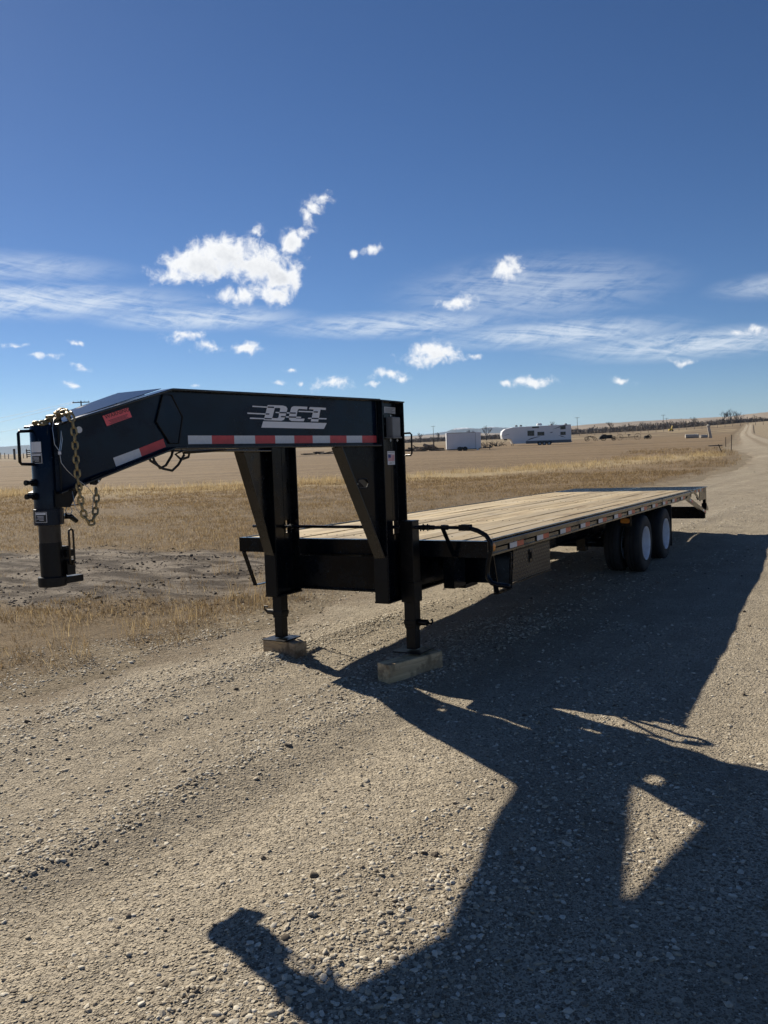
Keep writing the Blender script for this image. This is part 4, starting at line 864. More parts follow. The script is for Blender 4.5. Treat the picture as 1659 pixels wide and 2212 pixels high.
# ------------------------------------------------------------------ loose gravel (stuff): pebbles instanced on points
def pebble_field(name, pts, scl, rot, material, variants=7, seed=0, flat=.55):
    me = bpy.data.meshes.new(name); me.vertices.add(len(pts)); me.vertices.foreach_set('co', pts.astype(np.float32).ravel())
    a = me.attributes.new('scl', 'FLOAT_VECTOR', 'POINT'); a.data.foreach_set('vector', scl.astype(np.float32).ravel())
    a = me.attributes.new('rot', 'FLOAT_VECTOR', 'POINT'); a.data.foreach_set('vector', rot.astype(np.float32).ravel())
    me.update(); o = link(name, me); me.materials.append(MATS[material])
    gt_ = bpy.data.node_groups.new(name + '_nodes', 'GeometryNodeTree')
    gt_.interface.new_socket('Geometry', in_out='INPUT', socket_type='NodeSocketGeometry'); gt_.interface.new_socket('Geometry', in_out='OUTPUT', socket_type='NodeSocketGeometry')
    N = gt_.nodes; L = gt_.links; gi_ = N.new('NodeGroupInput'); go_ = N.new('NodeGroupOutput')
    gj = N.new('GeometryNodeGeometryToInstance')
    for k in range(variants):
        ic = N.new('GeometryNodeMeshIcoSphere'); ic.inputs['Radius'].default_value = 1; ic.inputs['Subdivisions'].default_value = 2
        nz = N.new('ShaderNodeTexNoise'); nz.noise_dimensions = '4D'; nz.inputs['Scale'].default_value = 1.1; nz.inputs['Detail'].default_value = 1.5; nz.inputs['W'].default_value = k * 3.7 + seed
        po = N.new('GeometryNodeInputPosition'); L.new(po.outputs[0], nz.inputs['Vector'])
        sb = N.new('ShaderNodeVectorMath'); sb.operation = 'SUBTRACT'; L.new(nz.outputs['Color'], sb.inputs[0]); sb.inputs[1].default_value = (.5, .5, .5)
        ml = N.new('ShaderNodeVectorMath'); ml.operation = 'SCALE'; L.new(sb.outputs[0], ml.inputs[0]); ml.inputs['Scale'].default_value = 1.5
        sp_ = N.new('GeometryNodeSetPosition'); L.new(ic.outputs[0], sp_.inputs['Geometry']); L.new(ml.outputs[0], sp_.inputs['Offset'])
        sm = N.new('GeometryNodeSetMaterial'); L.new(sp_.outputs[0], sm.inputs['Geometry']); sm.inputs['Material'].default_value = MATS[material]
        sh = N.new('GeometryNodeSetShadeSmooth'); L.new(sm.outputs[0], sh.inputs[0]); sh.inputs['Shade Smooth'].default_value = (k % 3 != 0)
        L.new(sh.outputs[0], gj.inputs[0])
    ip = N.new('GeometryNodeInstanceOnPoints'); ip.inputs['Pick Instance'].default_value = True
    L.new(gi_.outputs[0], ip.inputs['Points']); L.new(gj.outputs[0], ip.inputs['Instance'])
    for nm, dst in (('rot', 'Rotation'), ('scl', 'Scale')):
        na = N.new('GeometryNodeInputNamedAttribute'); na.data_type = 'FLOAT_VECTOR'; na.inputs['Name'].default_value = nm
        if dst == 'Rotation':
            e2 = N.new('FunctionNodeEulerToRotation'); L.new(na.outputs[0], e2.inputs[0]); L.new(e2.outputs[0], ip.inputs[dst])
        else: L.new(na.outputs[0], ip.inputs[dst])
    L.new(ip.outputs[0], go_.inputs[0])
    md_ = o.modifiers.new('scatter', 'NODES'); md_.node_group = gt_
    return kind(o, 'stuff')
def wedge(n, r0, r1, a0=-30, a1=30, p=1.0):
    u_ = rng.random(n); r = (r0 ** (2 - p) + u_ * (r1 ** (2 - p) - r0 ** (2 - p))) ** (1 / (2 - p)) if p != 2 else r0 * (r1 / r0) ** u_
    a = np.radians(a0 + (a1 - a0) * rng.random(n)); return r * np.sin(a), r * np.cos(a)
def stones(n, r0, r1, smin, smax, pw_, p, clump):
    x, y = wedge(n, r0, r1, -33, 33, p)
    ed = edge_dist(x, y); dens_ = .30 + 1.9 * np.clip(fbm(x * .8 + 31, y * .8 + 5, 4) + .04, 0, 1) ** 1.0 * clump
    # windrows of loose stones along the road direction
    row = np.clip(fbm((x * .80 - y * .60) * 1.5 + 5, (x * .60 + y * .80) * .13, 4) * 2.8 + .24, 0, 1)
    keep = (ed < .1 + .75 * rng.standard_normal(n)) & (rng.random(n) < np.clip(.07 + np.clip(dens_ - .35, 0, 1) * .25 + row ** 1.5 * 1.0, 0, 1))
    x, y = x[keep], y[keep]; k = len(x)
    s_ = smin * (smax / smin) ** (rng.random(k) ** pw_)
    scl = np.stack([s_ * rng.uniform(.8, 1.35, k), s_ * rng.uniform(.65, 1.0, k), s_ * rng.uniform(.28, .58, k)], -1)
    rot = np.stack([rng.normal(0, .22, k), rng.normal(0, .22, k), rng.uniform(0, 6.28, k)], -1)
    return np.stack([x, y, np.maximum(road_z(x, y), field_z(x, y)) + scl[:, 2] * rng.uniform(-.55, .30, k)], -1), scl, rot
parts = [stones(190000, 2.3, 9, .0038, .016, 1.9, .35, 1), stones(90000, 6, 26, .006, .02, 1.8, .8, 1), stones(14000, 18, 70, .012, .03, 2, 1.2, 1), stones(500, 2.3, 16, .014, .028, 2.0, .5, 1.2)]
pebble_field('gravel', *[np.concatenate(z_) for z_ in zip(*parts)], 'stone')['label'] = 'loose tan pebbles scattered over the gravel road'
x, y = wedge(420, 2.6, 14, -30, 30, .6); k = (edge_dist(x, y) < -.3) & (rng.random(420) < .22); x, y = x[k], y[k]; n = len(x)
s_ = .009 * (2.3) ** rng.random(n); scl = np.stack([s_ * rng.uniform(.9, 1.5, n), s_, s_ * rng.uniform(.5, .9, n)], -1); rot = np.stack([rng.normal(0, .4, n), rng.normal(0, .4, n), rng.uniform(0, 6.28, n)], -1)
pebble_field('dirt_clods', np.stack([x, y, road_z(x, y) + scl[:, 2] * .05], -1), scl, rot, 'dirt_clod', 4, 21)['label'] = 'dark lumps of dirt lying here and there on the gravel'
# clods in the mud
x, y = wedge(60000, 8.5, 24, -34, 20, .6); mm_ = mud_mask(x, y) + fbm(x * .8, y * .8) * .9; ed = edge_dist(x, y)
k_ = (mm_ < 1.15) & (ed > .8) & (rng.random(len(x)) < np.clip(.12 + 1.6 * (fbm(x * .9 + 4, y * 1.6, 4) + .12), 0, 1)); x, y = x[k_], y[k_]; n = len(x)
s_ = .006 * (4.5) ** (rng.random(n) ** 3.0); scl = np.stack([s_ * rng.uniform(.9, 1.8, n), s_ * rng.uniform(.7, 1.2, n), s_ * rng.uniform(.4, .8, n)], -1)
rot = np.stack([rng.normal(0, .3, n), rng.normal(0, .3, n), rng.uniform(0, 6.28, n)], -1)
pebble_field('mud_clods', np.stack([x, y, field_z(x, y) + scl[:, 2] * .0], -1), scl, rot, 'mud_clod', 5, 9)['label'] = 'dark clods churned up in the muddy patch'

# ------------------------------------------------------------------ dry grass (stuff): single blades
def blades(name, x, y, h_, wdt, lean, tone, zf, label):
    n = len(x); z = zf(x, y); th = rng.uniform(0, 6.28, n); fa = rng.uniform(0, 6.28, n)
    dx, dy = np.cos(th), np.sin(th); lx2 = np.cos(fa) * lean * h_; ly2 = np.sin(fa) * lean * h_
    b0 = np.stack([x - dx * wdt, y - dy * wdt, z - .01], -1); b1 = np.stack([x + dx * wdt, y + dy * wdt, z - .01], -1)
    m0 = np.stack([x - dx * wdt * .8 + lx2 * .35, y - dy * wdt * .8 + ly2 * .35, z + h_ * .6 * np.where(lean > 1.42, .02, 1)], -1); m1 = np.stack([x + dx * wdt * .8 + lx2 * .35, y + dy * wdt * .8 + ly2 * .35, z + h_ * .6 * np.where(lean > 1.42, .02, 1)], -1)
    tp_ = np.stack([x + lx2, y + ly2, z + h_ * np.sqrt(np.clip(1.05 - .5 * lean ** 2, .0004, 1))], -1)
    vs = np.stack([b0, b1, m0, m1, tp_], 1).reshape(-1, 3); o5 = np.arange(n)[:, None] * 5
    tri = np.concatenate([o5 + np.array([0, 1, 3]), o5 + np.array([0, 3, 2]), o5 + np.array([2, 3, 4])], 1).reshape(-1, 3)
    me = bpy.data.meshes.new(name); me.vertices.add(len(vs)); me.vertices.foreach_set('co', vs.astype(np.float32).ravel())
    me.loops.add(tri.size); me.loops.foreach_set('vertex_index', tri.ravel().astype(np.int32)); me.polygons.add(len(tri))
    me.polygons.foreach_set('loop_start', np.arange(0, tri.size, 3, dtype=np.int32)); me.polygons.foreach_set('loop_total', np.full(len(tri), 3, np.int32))
    a = me.attributes.new('tone', 'FLOAT', 'POINT'); a.data.foreach_set('value', np.repeat(tone, 5).astype(np.float32)); me.update()
    o = kind(link(name, me, 'dry_grass'), 'stuff'); o['label'] = label; return o
def tufts(nt, nb, r0, r1, p, dens_, spread, a0=-34, a1=34):
    x, y = wedge(nt, r0, r1, a0, a1, p); k = rng.random(nt) < dens_(x, y); x, y = x[k], y[k]
    hh_ = rng.uniform(.55, 1.3, len(x)); tn = rng.normal(0, .13, len(x))
    x = np.repeat(x, nb) + rng.normal(0, spread, len(x) * nb); y = np.repeat(y, nb) + rng.normal(0, spread, len(hh_) * nb)
    return x, y, np.repeat(hh_, nb) * rng.uniform(.45, 1.15, len(x)), np.repeat(tn, nb)
# verge between road and mud
dv = lambda x, y: np.where((edge_dist(x, y) > .0) & (edge_dist(x, y) < 3.4), np.clip(.05 + 2.2 * (fbm(x * .7 + 8, y * .7, 4) + .16), 0, 1) * np.clip((edge_dist(x, y) + fbm(x * 1.5, y * 1.5 + 3, 3) * 1.6) / 1.0, 0, 1) * np.where(mud_mask(x, y) < .85, .14, 1), 0)
x, y, h_, tn = tufts(34000, 10, 6.3, 22, .5, dv, .06)
flat_ = rng.random(len(x)) < .62
blades('verge_grass', x, y, np.where(flat_, .085, .08) * h_, rng.uniform(.0014, .003, len(x)), np.where(flat_, rng.uniform(.8, 1.35, len(x)), rng.uniform(.1, .7, len(x))), np.clip(.33 + tn * 1.3 + rng.normal(0, .24, len(x)), 0, 1), field_z, 'sparse brown dead grass along the edge of the gravel')
# field grass
df_ = lambda x, y: np.where(edge_dist(x, y) > 1.0, np.clip(.25 + 2.0 * (fbm(x * .35 + 3, y * .35, 4) + .2), 0, 1) * np.where(mud_mask(x, y) + fbm(x * .8, y * .8) * .7 < 1.0, .03, 1), 0)
x, y, h_, tn = tufts(52000, 6, 12, 42, 1.15, df_, .07)
rr_ = np.hypot(x, y); blades('field_grass', x, y, .085 * h_, rng.uniform(.0018, .003, len(x)) * (rr_ / 14), rng.uniform(.2, 1.2, len(x)), np.clip(.40 + tn + rng.normal(0, .17, len(x)), 0, 1), field_z, 'short dead grass covering the field')
# tall straw along the ditch
db = lambda x, y: np.where(edge_dist(x, y) > 1.5, np.exp(-((y - (42.5 + .45 * x + .014 * x * x) + fbm(x * .4, y * .4) * 5) / 2.6) ** 2) * np.clip(.5 + 2.5 * fbm(x * .3 + 9, y * .3 + 2, 3), .12, 1), 0)
x, y, h_, tn = tufts(42000, 7, 30, 95, 1.0, db, .14)
blades('straw_grass', x, y, .33 * h_, rng.uniform(.003, .006, len(x)) * (np.hypot(x, y) / 35), rng.uniform(.15, 1.0, len(x)), np.clip(.80 + tn + rng.normal(0, .17, len(x)), 0, 1), field_z, 'pale tall straw growing in a band across the field')
# rough weeds right of the field by the bend of the road
dw = lambda x, y: np.where((edge_dist(x, y) > .2) & (edge_dist(x, y) < 9), np.clip(.1 + 2.4 * (fbm(x * .3 + 2, y * .3, 4) + .1), 0, 1), 0)
x, y, h_, tn = tufts(9000, 7, 26, 90, 1.0, dw, .12, 5, 28)
blades('roadside_weeds', x, y, .20 * h_, rng.uniform(.003, .005, len(x)) * (np.hypot(x, y) / 35), rng.uniform(.2, 1.1, len(x)), np.clip(.34 + tn + rng.normal(0, .18, len(x)), 0, 1), field_z, 'brown weeds where the gravel track bends')
# a few taller single weeds in the verge
wx = [(-2.95, 7.75), (-2.6, 8.6), (-2.2, 9.15), (-1.9, 10.4), (-1.55, 9.9), (-1.7, 11.3), (-3.3, 8.6), (-3.9, 9.4), (-2.4, 12.6), (-1.3, 11.0), (-1.25, 10.6), (-1.45, 10.9), (-4.3, 8.3)]
x = []; y = []; h_ = []
for a, b_ in wx:
    k = random.randint(25, 60); x += list(rng.normal(a, .12, k)); y += list(rng.normal(b_, .1, k)); h_ += list(rng.uniform(.12, .36, k))
x, y, h_ = map(np.array, (x, y, h_)); blades('verge_weeds', x, y, h_, np.full(len(x), .0018), rng.uniform(.15, .9, len(x)), np.clip(rng.normal(.55, .2, len(x)), 0, 1), field_z, 'taller wiry weeds standing in the verge')

x, y = wedge(260, 2.4, 12, -28, 28, .8); k = edge_dist(x, y) < -.3; x, y = x[k], y[k]
blades('loose_straw', x, y, rng.uniform(.04, .13, len(x)), np.full(len(x), .0016), np.full(len(x), 1.449), np.clip(rng.normal(.8, .2, len(x)), 0, 1), lambda a, c_: road_z(a, c_) + .006, 'loose bits of straw lying on the gravel road')

# ------------------------------------------------------------------ far things: place by distance and bearing
FX = 1828.8
def place(px, dist, z=None):      # point on the field, px = bearing as picture column of a 1659 wide view
    x = (px + 6 - 829.5) / FX * dist; zz = float(field_z(np.array([x]), np.array([dist]))[0]) if z is None else z
    return Vector((x, dist, zz))
# white fifth wheel camper
c0 = place(1160, 160); c0.x = 29.2; c0.z -= .12
cp = empty('camper', c0); tag(cp, 'long white fifth wheel camper with dark windows standing beyond the field', 'camper')
K = 13.1 / 665; fxm = lambda px: (px - 1062) * K; fzm = lambda py: (320 - py) * K * 1.06
body = [(738, 252), (730, 215), (738, 182), (765, 162), (845, 146), (1395, 138), (1397, 296), (836, 296), (822, 258), (795, 250)]
build('body', MB().prism([(fxm(a), 0, fzm(b_ + (1062 - a) * .0)) for a, b_ in body], (0, 2.5, 0)), 'camper_white', cp, bevel=.08)
build('skirt', MB().box(fxm(960), fxm(1392), -.02, -.004, fzm(300), fzm(274)), 'camper_grey', cp)
for (a, b_, c_, d_) in ((977, 182, 1042, 230), (1072, 196, 1138, 230), (1022, 146, 1088, 161), (1292, 150, 1342, 181), (1292, 202, 1342, 232)):
    wn = build('window', MB().box(fxm(a), fxm(c_), -.035, -.004, fzm(d_), fzm(b_)), 'camper_grey', cp); build('pane', MB().box(fxm(a + 3), fxm(c_ - 3), -.042, -.036, fzm(d_ - 3), fzm(b_ + 3)), 'window_glass', wn)
build('door', MB().box(fxm(862), fxm(908), -.02, -.004, fzm(296), fzm(256)), 'camper_white', cp)
for pts in ([(965, 272), (1010, 250), (1065, 240), (1110, 236), (1062, 246), (1015, 258)], [(1218, 178), (1290, 152), (1350, 130), (1380, 126), (1300, 158)], [(1268, 232), (1310, 242), (1345, 255), (1300, 246)], [(750, 218), (800, 206), (805, 208), (770, 216)], [(1185, 205), (1222, 200), (1210, 210)]):
    build('decal', MB().prism([(fxm(a), -.006, fzm(max(b_, 140))) for a, b_ in pts], (0, .004, 0)), 'camper_decal', cp)
for px_ in (1093, 1137, 1183):
    o = build('wheel', MB().lathe((fxm(px_), -.03, .38), (0, 1, 0), [(0, .30), (.03, .38), (.22, .38), (.25, .3)], 20), 'dark_rubber_far', cp, smooth=40); build('hub', MB().lathe((fxm(px_), -.05, .38), (0, 1, 0), [(0, .15), (.03, .2)], 14), 'hub_grey', o)
build('wheel_arch', MB().box(fxm(1070), fxm(1208), -.028, -.021, fzm(305), fzm(283)), 'print_black', cp)
build('air_conditioner', MB().prism([(fxm(1078), .7, fzm(138)), (fxm(1082), .7, fzm(120)), (fxm(1120), .7, fzm(118)), (fxm(1128), .7, fzm(138))], (0, 1, 0)), 'camper_white', cp, bevel=.05)
for a in (878, 922, 1216, 1353): build('roof_vent', MB().prism([(fxm(a - 13), .8, fzm(142)), (fxm(a - 6), .8, fzm(128)), (fxm(a + 10), .8, fzm(128)), (fxm(a + 14), .8, fzm(142))], (0, .5, 0)), 'camper_grey', cp)
for v in (.2, 2.2): build('landing_leg', MB().box(fxm(838), fxm(842), v, v + .12, 0, fzm(296)), 'print_black', cp)
build('kingpin', MB().box(fxm(760), fxm(790), 1.1, 1.4, fzm(262), fzm(250)), 'print_black', cp)
build('bumper', MB().box(fxm(1398), fxm(1404), .1, 2.4, fzm(296), fzm(286)), 'camper_grey', cp)
# white enclosed cargo trailer
c1 = place(995, 124); c1.z -= .1; cg = empty('cargo_trailer', c1); tag(cg, 'small white enclosed cargo trailer parked left of the camper', 'cargo trailer')
K2 = 1 / 62.5; f2 = lambda px: (px - 331) * K2; g2 = lambda py: (366 - py) * K2
build('body', MB().prism([(f2(200), 0, g2(345)), (f2(463), 0, g2(345)), (f2(519), 1.0, g2(345)), (f2(519), 1.2, g2(345)), (f2(463), 2.1, g2(345)), (f2(200), 2.1, g2(345))], (0, 0, g2(196) - g2(345))), 'cargo_white', cg, bevel=.03)
build('roof_trim', MB().box(f2(198), f2(463), -.02, -.003, g2(201), g2(194)), 'hub_grey', cg); build('corner_trim', MB().box(f2(461), f2(466), -.02, -.003, g2(345), g2(201)), 'hub_grey', cg); build('corner_trim', MB().box(f2(198), f2(202), -.02, -.003, g2(345), g2(201)), 'camper_grey', cg)
build('fender', MB().prism([(f2(292), -.25, g2(345)), (f2(298), -.25, g2(327)), (f2(345), -.25, g2(327)), (f2(350), -.25, g2(345))], (0, .24, 0)), 'print_black', cg)
for a in (318, 365): build('wheel', MB().lathe((f2(a), -.22, .34), (0, 1, 0), [(0, .26), (.03, .34), (.2, .34), (.22, .26)], 18), 'dark_rubber_far', cg, smooth=40)
build('frame', MB().box(f2(205), f2(500), .1, 2.0, g2(352), g2(345.5)), 'print_black', cg)
build('tongue', MB().obox((f2(505), .7, g2(344)), (f2(625), 1.1, g2(337)), (0, 0, 1), .12, .1).obox((f2(505), 1.5, g2(344)), (f2(615), 1.1, g2(339)), (0, 0, 1), .12, .1), 'print_black', cg); build('tongue_jack', MB().box(f2(596), f2(602), 1.05, 1.15, .02, g2(318)), 'print_black', cg)
bk = build('bucket', MB().lathe(place(1030, 122) + Vector((0, 0, 0)), (0, 0, 1), [(0, .13), (.36, .16), (.37, .15)], 14), 'white_plastic', smooth=40); tag(bk, 'white bucket standing under the tongue of the cargo trailer', 'bucket')
# timber piles left of the cargo trailer
def pile(px, dist, n, L, hgt, label, mats_, name='timber_pile'):
    c_ = place(px, dist); e_ = empty(name, c_); tag(e_, label, 'timber pile')
    for k in range(n):
        z = random.uniform(.08, hgt) * (1 - .3 * random.random()); xx = random.gauss(0, L * .28); a = random.gauss(0, .35); l_ = random.uniform(.35, .6) * L; tl_ = random.gauss(0, .16)
        d = Vector((math.cos(a) * math.cos(tl_), math.sin(a), math.sin(tl_))); p_ = Vector((xx, random.uniform(-.8, .8), max(.06, z * math.exp(-(xx / (L * .45)) ** 2))))
        build('log', MB().tube([p_ - d * l_ / 2, p_ + d * l_ / 2], random.uniform(.06, .15), 6), random.choice(mats_), e_)
    return e_
pile(925, 133, 26, 3.6, 1.0, 'heap of dark weathered timbers left of the white cargo trailer', ['timber_dark', 'timber_pale', 'timber_dark'])
pile(898, 138, 22, 3.4, .7, 'low heap of scrap timbers just right of the trailer upright', ['timber_dark', 'timber_dark', 'timber_pale'])
pile(690, 140, 12, 4.5, .5, 'small flat heap of timbers seen between the gooseneck uprights', ['timber_dark', 'timber_dark'])
po_ = build('broken_post', MB().tube([(0, 0, -.2), (.03, 0, 1.9)], [.12, .09], 7), 'timber_dark'); po_.location = place(935.5, 131); tag(po_, 'dark post standing upright in the timber heap beside the cargo trailer', 'post')
# tangled brush heaps between cargo trailer and camper
def brush(px, dist, L, hgt, n, label):
    c_ = place(px, dist); e_ = empty('brush_heap', c_); tag(e_, label, 'brush heap')
    for k in range(n):
        a = Vector((random.gauss(0, L * .3), random.uniform(-.6, .6), .02)); b_ = a + Vector((random.gauss(0, L * .25), random.gauss(0, .4), random.uniform(.2, 1) * hgt)); m_ = (a + b_) / 2 + Vector((random.gauss(0, .15), 0, random.uniform(0, .25)))
        build('branch', MB().tube([a, m_, b_], [.05, .04, .02], 5), 'rust_dark', e_)
brush(1047, 142, 2.2, 1.2, 22, 'dark tangle of scrap right beside the cargo trailer tongue'); brush(1070, 162, 3.2, 1.2, 26, 'dark brush heap in front of the camper nose')
# old farm machinery row
def spoked(e_, x, z, r, y0=0, n=10, m_='rust_dark', th=.035):
    o = build('wheel', MB().tube(arc((x, y0, z), r, 0, 2 * math.pi, 25, (1, 0, 0), (0, 0, 1))[:-1], th, 6, True), m_, e_)
    for k in range(n): a = 2 * math.pi * k / n; build('spoke', MB().tube([(x, y0, z), (x + r * math.cos(a), y0, z + r * math.sin(a))], th * .6, 5), m_, o)
    build('hub', MB().lathe((x, y0 - .08, z), (0, 1, 0), [(0, .09), (.16, .09)], 8), m_, o)
KM = 1 / 37.5
pl_ = empty('plough', place(1274, 193)); tag(pl_, 'rusty old plough with curved beams, leftmost of the farm machinery', 'plough')
for a, b_ in (((-1.4, 0, .9), (-1.2, 0, .1)), ((-1.2, .3, .9), (.2, .3, 1.2)), ((-.9, 0, .15), (-.6, 0, 1.15)), ((-.3, 0, .2), (-.5, .2, 1.2))): build('beam', MB().tube([a, b_], .06, 6), 'rust', pl_)
for k in range(3): build('tine', MB().tube([(-.5 + k * .4, 0, 1.05), (.3 + k * .4, 0, .85), (.7 + k * .35, 0, .45), (.8 + k * .35, 0, .0)], .06, 6), 'rust', pl_)
spoked(pl_, -.9, .42, .42, -.3, 8, 'rust')
tc_ = empty('old_tractor', place(1310, 194)); tag(tc_, 'dark rusted antique tractor with rounded rear fender among the machinery', 'tractor')
build('rear_fender', MB().prism([(-1.9, -.1, .3), (-1.75, -.1, .8), (-1.4, -.1, 1.2), (-.9, -.1, 1.42), (-.3, -.1, 1.38), (.0, -.1, 1.1), (-.1, -.1, .45)], (0, .9, 0)), 'rust_dark', tc_)
build('engine_hood', MB().prism([(-.1, .1, .55), (-.1, .1, 1.28), (1.15, .1, 1.30), (1.2, .1, 1.0), (1.15, .1, .55)], (0, .6, 0)), 'rust_dark', tc_, bevel=.08)
build('frame', MB().box(-1.2, 1.6, .2, .6, .45, .6), 'rust_dark', tc_); spoked(tc_, -.95, .62, .62, -.2, 12, 'rust_dark', .06); spoked(tc_, 1.55, .43, .43, -.1, 8, 'rust_dark', .05); spoked(tc_, 1.55, .43, .43, .8, 8, 'rust_dark', .05)
rk = empty('hay_rake', place(1356, 194)); tag(rk, 'rusty hay rake with two tall spoked wheels and a seat', 'hay rake')
spoked(rk, -2.0, .68, .68, 0, 10, 'rust'); spoked(rk, 2.05, .72, .72, 0, 10, 'rust')
build('axle_bar', MB().tube([(-2.0, 0, .62), (2.05, 0, .68)], .07, 6), 'rust', rk); build('seat', MB().prism([(-.25, -.2, 1.05), (.3, -.2, 1.0), (.32, -.2, 1.28), (.1, -.2, 1.22), (-.2, -.2, 1.3)], (0, .45, 0)), 'rust', rk); build('seat_post', MB().tube([(0, 0, .6), (.02, 0, 1.1)], .05, 6), 'rust', rk)
for k in range(9): build('rake_tooth', MB().tube([(-1.5 + k * .36, .1, .62), (-1.5 + k * .36, .35, .5), (-1.5 + k * .36, .3, .05)], .022, 4), 'rust', rk)
sm_ = empty('seed_drill', place(1398, 196)); tag(sm_, 'small dark round rusty machine, rightmost of the farm machinery', 'farm machine')
spoked(sm_, .2, .5, .5, 0, 9, 'rust_dark', .07); build('hopper', MB().prism([(-.7, .1, .25), (-.6, .1, .8), (.3, .1, .85), (.45, .1, .3)], (0, .7, 0)), 'rust_dark', sm_); spoked(sm_, -.5, .38, .38, .3, 8, 'rust_dark', .06)
# concrete culverts and the leaning pillar
def culvert(px, dist, L, r, rz, label):
    o = build('culvert_pipe', MB().lathe((-L / 2, 0, r), (1, 0, 0), [(0, r * .8), (0, r), (L * .92, r), (L * .93, r * 1.12), (L, r * 1.12), (L, r * .8)], 24), 'concrete', smooth=40); o.location = place(px, dist); o.rotation_euler = (0, 0, rz); return tag(o, label, 'concrete pipe', 'concrete pipes by the track')
culvert(1492, 182, 2.7, .43, R(-8), 'long grey concrete pipe lying left of the leaning pillar'); culvert(1517, 178, 1.7, .33, R(20), 'shorter grey concrete pipe lying against the foot of the leaning pillar')
pr_ = empty('concrete_pillar', place(1531, 174)); tag(pr_, 'tall pale leaning concrete pillar with a wider top standing by the track', 'pillar')
build('shaft', MB().tube([(.15, 0, -.1), (.02, 0, .7), (-.14, 0, 1.5), (-.28, 0, 2.2)], [.34, .30, .30, .27], 9), 'concrete', pr_); build('cap', MB().tube([(-.28, 0, 2.2), (-.3, 0, 2.45), (-.18, 0, 2.62)], [.30, .40, .34], 9), 'concrete', pr_); build('brace', MB().tube([(-.3, -.35, 0), (-.15, -.3, 1.2)], .06, 6), 'weathered_post', pr_)
# T posts near the bend, white pipe
for k, (px, d_, h2, ln) in enumerate(((1565, 88, 1.0, 0), (1577, 71, 1.35, .02), (1558, 67, .75, -.45))):
    o = build('fence_stake', MB().tube([(0, 0, -.1), (math.sin(ln) * h2, 0, math.cos(ln) * h2)], .035, 6), 'rust'); o.location = place(px, d_)
    tag(o, ('short rusty stake upright left of the taller stake by the track bend', 'tall rusty stake upright beside the gravel track bend', 'rusty stake leaning over to the left near the track bend')[k], 'stake', 'stakes at the track bend')
o = build('pipe_section', MB().tube([(-.8, 0, .05), (0, 0, .07), (.8, .2, .06)], .06, 8), 'weathered_post'); o.location = place(1543, 92); tag(o, 'pale pipe lying in the weeds behind the stakes', 'pipe')
# yellow machine, far
ym = empty('yellow_loader', place(1448, 330)); ym.scale = (.6, .6, .6); tag(ym, 'tiny yellow machine with raised arm far out in the field', 'loader')
build('body', MB().prism([(-1.3, 0, .5), (-1.3, 0, 1.5), (.2, 0, 1.7), (1.4, 0, 1.2), (1.4, 0, .5)], (0, 1.6, 0)), 'yellow_machine', ym, bevel=.1); build('arm', MB().obox((.3, .8, 1.5), (1.0, .8, 3.6), (0, 1, 0), .6, .5), 'yellow_machine', ym)
for a in (-.9, .9): build('wheel', MB().lathe((a, -.1, .5), (0, 1, 0), [(0, .4), (.05, .5), (.3, .5), (.35, .4)], 14), 'dark_rubber_far', ym)
# power poles and wires
def pole(px, dist, h2, label, arms=1, z=None):
    e_ = empty('power_pole', place(px, dist)); tag(e_, label, 'power pole', 'power poles'); build('post', MB().tube([(0, 0, -.5), (-.01 * h2, 0, h2)], [.17, .12], 8), 'timber_dark', e_)
    for k in range(arms):
        zz = h2 - .35 - k * 2.4; cr2 = build('cross_arm', MB().box(-1.6, 1.4, -.06, .06, zz, zz + .16), 'timber_dark', e_)
        for a in (-1.45, -.6, .5, 1.25): build('insulator', MB().lathe((a, 0, zz + .165), (0, 0, 1), [(0, .05), (.15, .05), (.2, .03)], 6), 'hub_grey', cr2)
    return e_
pole(184.5, 150, 10.75, 'near power pole rising behind the gooseneck with two cross arms', 2)
pole(936, 590, 10.5, 'far power pole left of the white cargo trailer'); pole(1246, 545, 10.8, 'far power pole rising behind the rear of the camper')
pole(1431, 600, 10.5, 'far power pole above the old machinery at right, taller of the pair'); pole(1438, 640, 8.6, 'far power pole above the old machinery at right, shorter of the pair')
p0 = place(184.5, 150) + Vector((0, 0, 10.6))
for k, (dz, ex, sg) in enumerate(((0, -260, 2.2), (-.15, -258, 2.8), (-2.4, -262, 2.0))):
    q0 = p0 + Vector((-1.4 + k * .4, 0, dz)); q1 = Vector((-170 + k * 2, 250 + k * 8, 9.2 + dz)); 
    pts = [q0.lerp(q1, t_) - Vector((0, 0, sg * 4 * t_ * (1 - t_))) for t_ in np.linspace(0, 1, 14)]
    o = build('power_line', MB().tube(pts, .022, 5), 'wire_far'); tag(o, ('upper thin wire running left from the near power pole', 'middle thin wire running left from the near power pole', 'lowest thin wire running left from the near power pole')[k], 'wire', 'power lines')
